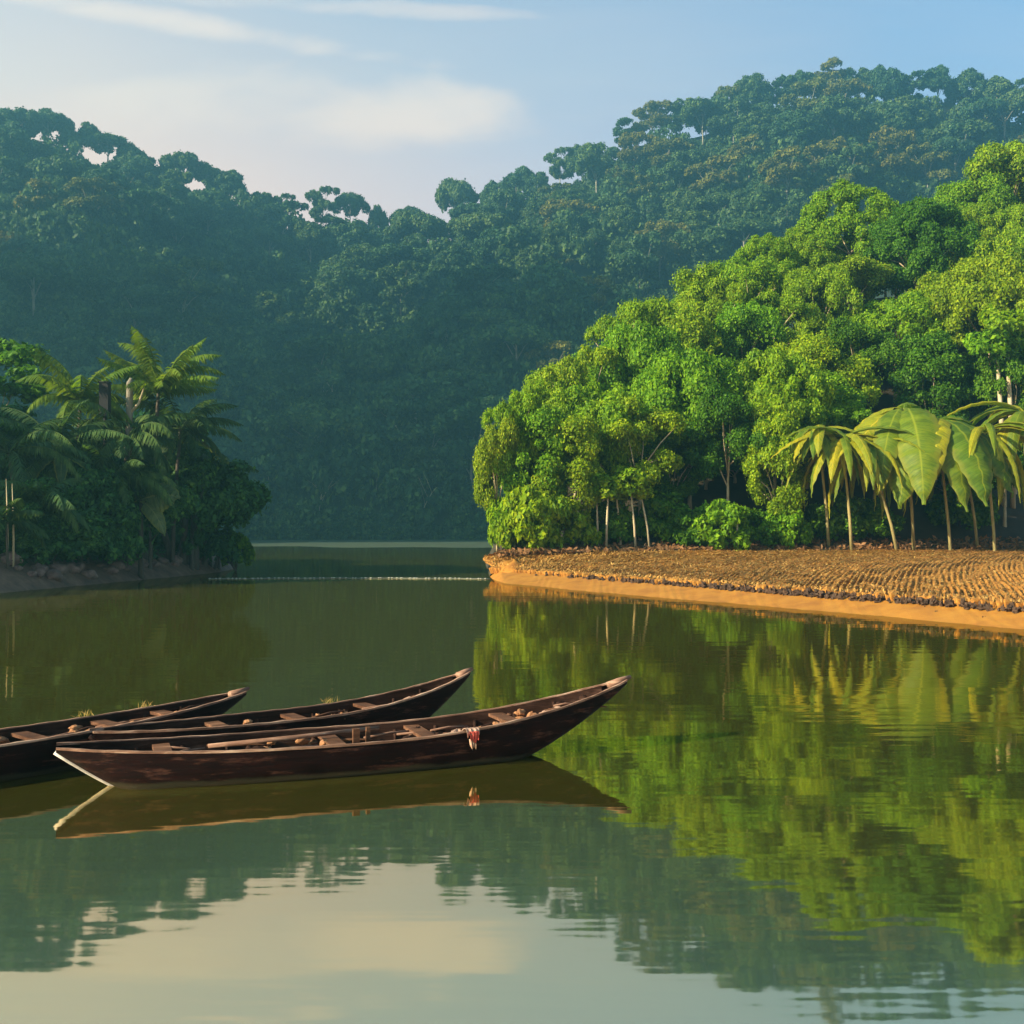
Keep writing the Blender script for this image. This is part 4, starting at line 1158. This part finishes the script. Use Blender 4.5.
M['hull'] = wood_mat('hull', [(.3, (.0035, .0015, .0015)), (.6, (.010, .0032, .003)), (.8, (.030, .010, .008))], hull=True)
M['hull_in'] = wood_mat('hull_in', [(.3, (.010, .005, .004)), (.55, (.035, .018, .013)), (.8, (.11, .062, .045))], .75)
M['rail'] = wood_mat('rail', [(.25, (.045, .022, .016)), (.5, (.20, .115, .08)), (.75, (.50, .36, .27))], .6)
M['plank'] = wood_mat('plank', [(.25, (.04, .02, .012)), (.55, (.10, .05, .03)), (.8, (.24, .13, .08))], .7)
M['cloth_pale'] = rough_mat('cloth_pale', [(.3, (.20, .11, .075)), (.7, (.40, .26, .19))], 6, bump=.6)
M['cloth_red'] = rough_mat('cloth_red', [(.3, (.30, .03, .025)), (.7, (.50, .08, .05))], 6, bump=.6)
M['husk'] = rough_mat('husk', [(.3, (.16, .065, .028)), (.7, (.40, .19, .08))], 8, bump=.8)
M['white_paint'] = rough_mat('white_paint', [(.3, (.28, .25, .23)), (.7, (.48, .44, .42))], 8, bump=.2)

class Boat:
    pass
def make_boat(label, stern, bow, beam, z_mid, z_bow, z_stern, draft=.13, white_stem=False, thwarts=(.25, .45, .65)):
    sx, sy = stern; bx, by = bow
    L = math.hypot(bx - sx, by - sy); ang = math.atan2(by - sy, bx - sx)
    root = thing('dugout_canoe', label, 'boat', (sx, sy, 0), ang, 'dugout canoes moored side by side')
    B = Boat(); B.root = root; B.L = L; B.ang = ang; B.org = (sx, sy)
    def half(t):
        return beam * .5 * (max(0.0, math.sin(math.pi * min(1, max(0, t * .96 + .03)))) ** .62) * (1 - .12 * t)
    def sheer(t):
        zb = (z_bow - z_mid) * max(0, (t - .45) / .55) ** 2.3
        zs = (z_stern - z_mid) * max(0, (.35 - t) / .35) ** 2
        return z_mid + zb + zs
    def keel(t):
        z = -draft
        a = max(0, (t - .73) / .27); z += (sheer(1) + draft - .05) * a ** 1.35
        b = max(0, (.13 - t) / .13); z += (sheer(0) + draft - .05) * b ** 1.2
        return z
    B.half, B.sheer, B.keel = half, sheer, keel
    n = 56; m = 9
    def section(t, inset, lift):
        w = max(.004, half(t) - inset); zs = sheer(t); zk = min(keel(t) + lift, zs - .012)
        P = []
        for j in range(2 * m + 1):
            u = (j - m) / m                     # -1..1
            a = abs(u)
            y = math.copysign(w * (1 - (1 - a) ** 2.4) ** .75, u) if a > 0 else 0.0
            z = zk + (zs - zk) * a ** 1.9
            P.append((t * L, y, z))
        return P
    V = []; Fq = []; k = 2 * m + 1
    for i in range(n + 1):
        V += section(i / n, 0, 0)
    for i in range(n):
        for j in range(k - 1):
            Fq.append((i * k + j, i * k + j + 1, (i + 1) * k + j + 1, (i + 1) * k + j))
    mb = MB(); mb.add(V, Fq)
    # thickness: inner shell
    V2 = []
    ts = [.035 + .925 * i / n for i in range(n + 1)]
    for t in ts: V2 += section(t, .035, .06)
    hull = mb.build('hull', M['hull'], root)
    mi = MB(); mi.add(V2, [tuple(reversed(q)) for q in Fq]); mi.build('lining', M['hull_in'], root)
    # rails: flat-topped strip along both sheer edges
    for sg in (-1, 1):
        mb = MB(); V = []; q = []
        for i in range(n + 1):
            t = i / n; w = half(t); z = sheer(t)
            wo = w + .004; wi = max(0.002, w - .030)
            wob = .003 * math.sin(i * 1.7 + sg)
            V += [(t * L, sg * wo, z - .010), (t * L, sg * wo, z + .012 + wob), (t * L, sg * wi, z + .012 + wob), (t * L, sg * wi, z - .010)]
        for i in range(n):
            for j in range(4):
                a, b = i * 4 + j, i * 4 + (j + 1) % 4
                q.append((a, b, b + 4, a + 4) if sg > 0 else (b, a, a + 4, b + 4))
        q += [(0, 1, 2, 3), (n * 4 + 3, n * 4 + 2, n * 4 + 1, n * 4)]
        mb.add(V, q); mb.build('gunwale', M['rail'], root, False)
    # bow piece
    mb = MB(); mb.tube([(L * .965, 0, sheer(.965) - .0), (L * .99, 0, sheer(.99) + .012), (L * 1.012, 0, sheer(1) + .035)], [.05, .04, .022], 8); mb.build('bow_tip', M['rail'], root)
    # stems along both ends
    pa = [(t * L - .012, 0, keel(t) - .004) for t in np.linspace(0.0, .135, 10)]
    mb = MB(); mb.tube(pa, [.026] * 10, 6); mb.build('stern_strip', M['white_paint'] if white_stem else M['hull'], root)
    for tt in np.arange(.12, .9, .075):
        mb = MB(); V = []
        sec = section(tt, .036, .055); pts_ = [(p[0], p[1] * .985, p[2] + .012) for p in sec[1:-1]]
        mb.tube(pts_, [.020] * len(pts_), 5); mb.build('frame_rib', M['hull_in'], root)
    for tt in thwarts:
        w = half(tt) - .03
        mb = MB(); mb.box((tt * L, 0, sheer(tt) - .06), (.17, 2 * w, .035)); o = mb.build('thwart', M['plank'], root, False)
    # floor boards
    mb = MB()
    for y in (-.13, 0, .13):
        mb.box((L * .46, y * beam, -draft + .16), (L * .55, .10 * beam, .02))
    mb.build('floor_boards', M['plank'], root, False)
    return B
b1 = make_boat('dark maroon dugout canoe nearest the viewer with a white painted stern edge', (-4.40, 10.62), (1.32, 12.85), 1.14, .335, .76, .42, white_stem=True, thwarts=(.16, .44, .60, .76))
b2 = make_boat('dark dugout canoe with a high upswept bow, behind the nearest canoe', (-4.42, 11.55), (-.56, 14.15), .86, .36, .69, .40, thwarts=(.3, .5, .7))
b3 = make_boat('brown dugout canoe cut by the left edge of the picture, furthest left', (-7.15, 9.25), (-3.30, 13.55), .96, .37, .52, .40, thwarts=(.4, .55, .7, .82))

def inboat(B, t, y, z):
    ca, sa = math.cos(B.ang), math.sin(B.ang); x = t * B.L
    return (B.org[0] + ca * x - sa * y, B.org[1] + sa * x + ca * y, z)
def item(name, B, t, y, z, mb, mat, label, cat, rz=0, group=None, sm=True):
    o = mb.build(name, M[mat], None, sm); o.location = inboat(B, t, y, z); o.rotation_euler = (0, 0, B.ang + rz)
    tag(o, label, cat, group); return o
FLOOR = .05
# cloth hanging over the near rail of the front boat
def cloth_roll(seed, r):
    mb = MB(); mb.blob((0, 0, 0), r, seed, 16, 10, .38); return mb
t = .665
hb = b1.half(t); zs = b1.sheer(t)
root = thing('cloth_bundle', 'red and pale cloth hanging over the near rail of the nearest canoe', 'cloth', inboat(b1, t, -hb, zs), b1.ang)
def drape(path, x0, x1, seed, wave=.012):
    # a cloth strip laid over the rail: path of (y, z), folds run down the drop
    g_ = random.Random(seed); ph = [g_.uniform(0, 6) for _ in range(3)]
    nx, ny = 12, len(path); V = []; Fq = []
    for off in (0, -.006):
        for j, (y, z) in enumerate(path):
            fall = j / (ny - 1)
            for i in range(nx + 1):
                x = x0 + (x1 - x0) * i / nx
                x = x * (1 - .25 * fall)
                f = wave * math.sin(i * 1.5 + ph[0]) * (.3 + fall) + .5 * wave * math.sin(i * 2.7 + ph[1])
                V.append((x, y - f + off, z - (.02 * math.sin(i * .8 + ph[2]) if j == ny - 1 else 0) + off))
    k = nx + 1; n0 = k * ny
    for j in range(ny - 1):
        for i in range(nx):
            a = j * k + i
            Fq.append((a, a + 1, a + k + 1, a + k)); Fq.append((n0 + a, n0 + a + k, n0 + a + k + 1, n0 + a + 1))
    for i in range(nx):
        a = (ny - 1) * k + i; Fq.append((a, a + 1, n0 + a + 1, n0 + a)); Fq.append((i, n0 + i, n0 + i + 1, i + 1))
    for j in range(ny - 1):
        a = j * k; Fq.append((a, a + k, n0 + a + k, n0 + a)); a += nx; Fq.append((a, n0 + a, n0 + a + k, a + k))
    mb = MB(); mb.add(V, Fq); return mb
drape([(.12, -.05), (.07, .012), (.02, .03), (-.015, .02), (-.03, -.02), (-.035, -.05)], -.09, .09, 3).build('pale_fold', M['cloth_pale'], root)
drape([(-.04, .0), (-.048, -.03), (-.05, -.07), (-.052, -.10)], -.05, .06, 4, .016).build('red_fold', M['cloth_red'], root)
drape([(-.040, -.08), (-.042, -.12), (-.043, -.17)], -.045, .035, 5, .014).build('pale_end', M['cloth_pale'], root)
BI = 'bundles lying in the canoes'
for (B, t, y, r, mat, lab) in [
    (b1, .665, .02, (.17, .11, .09), 'cloth_pale', 'crumpled pale bundle beside the red cloth in the nearest canoe'),
    (b1, .86, .06, (.22, .10, .10), 'cloth_pale', 'pale pink bundle in the bow of the nearest canoe'),
    (b1, .895, .0, (.13, .08, .09), 'husk', 'rust brown bundle right against the pale one in the bow of the nearest canoe'),
    (b1, .815, .08, (.13, .13, .11), 'husk', 'tan bundle behind the pale one in the bow of the nearest canoe'),
    (b1, .74, .14, (.24, .10, .07), 'hull_in', 'dark flat bundle in the middle of the nearest canoe'),
    (b1, .27, .10, (.40, .14, .07), 'hull_in', 'dark heap in the stern of the nearest canoe'),
    (b2, .83, .02, (.22, .11, .10), 'cloth_pale', 'pale pink sack in the bow of the upswept canoe'),
    (b2, .68, .02, (.20, .12, .10), 'husk', 'brown husk heap in the middle of the upswept canoe'),
    (b2, .56, -.04, (.24, .12, .10), 'husk', 'reddish husk heap left of the middle of the upswept canoe'),
    (b3, .84, .0, (.26, .12, .12), 'husk', 'orange brown husk heap near the bow of the leftmost canoe'),
    (b3, .74, -.06, (.26, .14, .12), 'husk', 'rusty husk heap in the middle of the leftmost canoe'),
    (b3, .65, .05, (.25, .14, .08), 'hull_in', 'dark flat heap in the leftmost canoe near the picture edge')]:
    mb = MB(); mb.blob((0, 0, 0), (r[0] * .85, r[1] * .7, r[2] * .65), int(t * 1000), 18, 11, .5)
    zf = B.sheer(t) - .15
    item('bundle', B, t, y, zf, mb, mat, lab, 'bundle', 0, BI)
BD = 'loose sticks and husks in the canoes'
g = random.Random(17)
WH = {id(b1): 'nearest canoe', id(b2): 'upswept canoe', id(b3): 'leftmost canoe'}
for B, lo, hi, n_ in ((b1, .15, .92, 60), (b2, .25, .88, 36), (b3, .5, .9, 30)):
    for i in range(n_):
        t = g.uniform(lo, hi); y = g.uniform(-.6, .6) * B.half(t)
        mb = MB()
        if i % 3 == 0:
            l_ = g.uniform(.12, .35); mb.tube([(-l_, 0, 0), (0, .02, .015), (l_, 0, .01)], [.012, .014, .009], 5); mt_ = g.choice(['plank', 'rail']); nm, ct = 'stick', 'stick'
        else:
            mb.blob((0, 0, 0), (g.uniform(.03, .09), g.uniform(.02, .05), g.uniform(.015, .04)), i, 9, 6, .5); mt_ = g.choice(['husk', 'husk', 'plank', 'hull_in', 'hull_in']); nm, ct = 'husk', 'husk'
        item(nm, B, t, y, B.sheer(t) - g.uniform(.05, .15), mb, mt_, f"{'thin dry stick' if nm == 'stick' else 'small dry husk'} lying loose in the {WH[id(B)]}", ct, g.uniform(-.6, .6), f"loose {nm}s in the {WH[id(B)]}")
# short upright wooden blocks by the second thwart of the front boat
for t, dy, lab in [(.468, -.30, 'short upright wooden peg on the near side of the nearest canoe'), (.490, -.26, 'thinner upright wooden peg right of its fellow in the nearest canoe')]:
    mb = MB(); mb.box((0, 0, .10), (.07 if t < .48 else .04, .05, .22))
    item('wooden_peg', b1, t, dy, b1.sheer(t) - .09, mb, 'plank', lab, 'peg', 0, 'wooden pegs in the nearest canoe', False)
# long pole lying in the front boat
mb = MB(); mb.tube([(-.9, 0, -.02), (0, .0, .01), (.9, .03, .05)], [.022, .024, .02], 8)
item('punting_pole', b1, .38, .12, .32, mb, 'rail', 'long pale pole lying lengthwise in the nearest canoe', 'pole')
# dry grass tufts on the rails
g = np.random.default_rng(9)
M['straw'] = leaf_mat('straw', [(0, (.25, .17, .06)), (1, (.45, .33, .12))], (.9, .9, .9), (1.1, 1, 1), trans=.2)
for B, t, sg, lab in [(b3, .80, 1, 'wisp of dry straw on the far rail of the leftmost canoe nearer its bow'), (b3, .68, 1, 'wisp of dry straw on the far rail of the leftmost canoe further from its bow'), (b2, .62, 1, 'wisp of dry straw on the far rail of the upswept canoe')]:
    n = 22
    pos = np.stack([g.normal(0, .05, n), g.normal(0, .015, n), g.uniform(.0, .05, n)], -1)
    V = leaf_quads(g, pos, unit(np.array([0, -1, 0]) + .5 * g.normal(size=(n, 3))), .10, .009, droop=-1.5)
    o = obj('straw_tuft', mesh_np('straw_tuft', V, np.arange(len(V)).reshape(-1, 4)), M['straw'])
    o.location = inboat(B, t, sg * B.half(t), B.sheer(t) + .01); o.rotation_euler = (0, 0, B.ang); tag(o, lab, 'straw', 'wisps of straw on the canoe rails')

# ------------------------------------------------------------------ water
def water_mat():
    m, nt, out = newmat('lake_water')
    tc = N(nt, 'ShaderNodeTexCoord')
    P = tc.outputs['Object']
    n1 = noise(nt, mapping(nt, P, (.25, 1.5, 1)), 1.0, 3, .5)
    n2 = noise(nt, mapping(nt, P, (1.6, 4.0, 1)), 1.0, 2, .5)
    n3 = noise(nt, mapping(nt, P, (.05, .12, 1)), 1.0, 2, .5)
    def bump(h, dist, prev=None):
        b = N(nt, 'ShaderNodeBump'); b.inputs['Strength'].default_value = 1.0; b.inputs['Distance'].default_value = dist
        nt.links.new(h, b.inputs['Height'])
        if prev is not None: nt.links.new(prev, b.inputs['Normal'])
        return b.outputs[0]
    nr = bump(n1, .0042); nr = bump(n2, .0006, nr); nr = bump(n3, .02, nr)
    gl = N(nt, 'ShaderNodeBsdfGlossy'); gl.inputs['Roughness'].default_value = .035; gl.inputs['Color'].default_value = (1.0, .885, .60, 1)
    nt.links.new(nr, gl.inputs['Normal'])
    df = N(nt, 'ShaderNodeBsdfDiffuse'); df.inputs['Color'].default_value = (.030, .030, .005, 1)
    fr = N(nt, 'ShaderNodeFresnel'); fr.inputs['IOR'].default_value = 13.0
    nt.links.new(nr, fr.inputs['Normal'])
    mx = N(nt, 'ShaderNodeMixShader')
    nt.links.new(fr.outputs[0], mx.inputs[0]); nt.links.new(df.outputs[0], mx.inputs[1]); nt.links.new(gl.outputs[0], mx.inputs[2])
    nt.links.new(mx.outputs[0], out.inputs['Surface'])
    return m
M['water'] = water_mat()
xs = np.linspace(-700, 700, 29); ys_ = np.linspace(-90, 700, 29)
GX, GY = np.meshgrid(xs, ys_, indexing='ij'); idx = np.arange(GX.size).reshape(GX.shape)
tag(obj('water', mesh_np('water', np.stack([GX, GY, GX * 0], -1).reshape(-1, 3), np.stack([idx[:-1, :-1], idx[1:, :-1], idx[1:, 1:], idx[:-1, 1:]], -1).reshape(-1, 4)), M['water']), 'still green lake water mirroring hills and trees', None, None, 'structure')

# ------------------------------------------------------------------ haze
HZ = 0.00102
m, nt, out = newmat('haze')
pv = N(nt, 'ShaderNodeVolumePrincipled')
pv.inputs['Color'].default_value = (.26, .78, .92, 1)
pv.inputs['Density'].default_value = HZ
pv.inputs['Anisotropy'].default_value = 0.6
nt.links.new(pv.outputs[0], out.inputs['Volume'])
mb = MB(); mb.box((0, 310, 155 - 4), (1500, 860, 314))
hz = mb.build('haze', m, None, False)
tag(hz, 'thin blue morning haze over the lake', None, None, 'stuff')

# ------------------------------------------------------------------ sky and sun
W = bpy.data.worlds.new('World'); S.world = W; W.use_nodes = True
nt = W.node_tree; nt.nodes.clear()
out = N(nt, 'ShaderNodeOutputWorld'); bg = N(nt, 'ShaderNodeBackground')
sky = N(nt, 'ShaderNodeTexSky', sky_type='NISHITA'); sky.sun_disc = False
sky.sun_elevation = SUN_ELEV
sky.sun_rotation = math.atan2(SUN_H[0], SUN_H[1])
sky.air_density = 1.0; sky.dust_density = .5; sky.ozone_density = 2.2
tc = N(nt, 'ShaderNodeTexCoord')
sv = N(nt, 'ShaderNodeSeparateXYZ'); nt.links.new(tc.outputs['Generated'], sv.inputs[0])
def math_(op, a, b=None):
    n_ = N(nt, 'ShaderNodeMath', operation=op)
    for i, q in ((0, a), (1, b)):
        if q is None: continue
        if isinstance(q, (int, float)): n_.inputs[i].default_value = q
        else: nt.links.new(q, n_.inputs[i])
    return n_.outputs[0]
# thin streaks of cirrus, laid out on a high flat layer
den = math_('ADD', sv.outputs['Z'], .12)
cx = math_('DIVIDE', sv.outputs['X'], den); cy = math_('DIVIDE', sv.outputs['Y'], den)
cb = N(nt, 'ShaderNodeCombineXYZ'); nt.links.new(cx, cb.inputs[0]); nt.links.new(cy, cb.inputs[1])
c1 = noise(nt, mapping(nt, cb.outputs[0], (.55, 1.5, 1), (0, 0, R(-18))), 1.3, 7, .55, .6)
cl = N(nt, 'ShaderNodeMapRange'); cl.inputs['From Min'].default_value = .50; cl.inputs['From Max'].default_value = .78
nt.links.new(c1, cl.inputs['Value'])
cm = math_('MULTIPLY', cl.outputs[0], .65)
# pale veil of thin high haze, thicker low down and towards the sun side
vz = N(nt, 'ShaderNodeMapRange', interpolation_type='SMOOTHSTEP'); vz.inputs['From Min'].default_value = .60; vz.inputs['From Max'].default_value = .20
nt.links.new(sv.outputs['Z'], vz.inputs['Value'])
vx = N(nt, 'ShaderNodeMapRange'); vx.inputs['From Min'].default_value = .30; vx.inputs['From Max'].default_value = -.34
vx.inputs['To Min'].default_value = .06; vx.inputs['To Max'].default_value = 1.0
nt.links.new(sv.outputs['X'], vx.inputs['Value'])
vl = math_('MULTIPLY', math_('MULTIPLY', vz.outputs[0], vx.outputs[0]), .95)
skv = mixc(nt, vl, sky.outputs[0], (6.9, 4.35, 3.15))
# one long soft cloud bank low over the ridge and two wisps higher up
fy = math_('MAXIMUM', sv.outputs['Y'], .05)
u_ = math_('DIVIDE', sv.outputs['X'], fy); v_ = math_('DIVIDE', sv.outputs['Z'], fy)
cb2 = N(nt, 'ShaderNodeCombineXYZ'); nt.links.new(u_, cb2.inputs[0]); nt.links.new(v_, cb2.inputs[1])
wn = math_('SUBTRACT', noise(nt, mapping(nt, cb2.outputs[0], (1, 3.0, 1)), 7.0, 6, .6, .5), .5)
def wisp(cu, cv, ru, rv, slope, amt, wob):
    du = math_('SUBTRACT', u_, cu)
    dv = math_('SUBTRACT', math_('SUBTRACT', v_, cv), math_('MULTIPLY', du, slope))
    q = math_('ADD', math_('POWER', math_('ABSOLUTE', math_('DIVIDE', du, ru)), 2.0), math_('POWER', math_('ABSOLUTE', math_('DIVIDE', dv, rv)), 2.0))
    q = math_('ADD', q, math_('MULTIPLY', wn, wob))
    mr = N(nt, 'ShaderNodeMapRange', interpolation_type='SMOOTHSTEP'); mr.inputs['From Min'].default_value = 1.7; mr.inputs['From Max'].default_value = -.5
    mr.inputs['To Max'].default_value = amt
    nt.links.new(q, mr.inputs['Value']); return mr.outputs[0]
ws = math_('MAXIMUM', wisp(-.095, .378, .13, .030, -.02, .7, 3.6), math_('MAXIMUM', wisp(-.30, .462, .18, .011, -.16, .6, 5.0), math_('MAXIMUM', wisp(-.13, .475, .16, .008, -.05, .4, 5.0), wisp(-.27, .39, .14, .03, .03, .45, 4.0))))
skc = mixc(nt, math_('MAXIMUM', math_('MULTIPLY', cm, .25), ws), skv, (6.2, 4.5, 3.55))
nt.links.new(skc, bg.inputs['Color']); bg.inputs['Strength'].default_value = .068
nt.links.new(bg.outputs[0], out.inputs['Surface'])

sl = bpy.data.lights.new('sun', 'SUN'); sl.energy = 5.0; sl.angle = R(.5); sl.color = (1.0, .86, .62)
so = bpy.data.objects.new('sun', sl); COL.objects.link(so)
dirv = Vector((-SUN_H[0] * math.cos(SUN_ELEV), -SUN_H[1] * math.cos(SUN_ELEV), -math.sin(SUN_ELEV)))
so.rotation_euler = dirv.to_track_quat('-Z', 'Y').to_euler(); so.location = (-60, -30, 60)

# trees that are alike in look and place are told apart by their order from the left
same = {}
for o in S.objects:
    if o.parent is None and o.get('group') in ('forest trees on the far hillside', 'trees on the green headland'):
        same.setdefault(o['label'], []).append(o)
for lab, os_ in same.items():
    if len(os_) < 2: continue
    os_.sort(key=lambda o: o.location.x / o.location.y)
    for i, o in enumerate(os_):
        l = f"{lab}, {'leftmost' if i == 0 else ORD[i] + ' from left'}"
        if len(l.replace('-', ' ').split()) > 16: l = l.replace('hazy ', '', 1)
        o['label'] = l
# tidy working properties
for o in list(bpy.data.objects):
    for k in ('_top', '_rad'):
        if k in o: del o[k]
for u, p in list(zip(far_used, far_protos)) + list(zip(near_used, near)):
    if not u:
        for ch in list(p.children): bpy.data.objects.remove(ch)
        bpy.data.objects.remove(p)
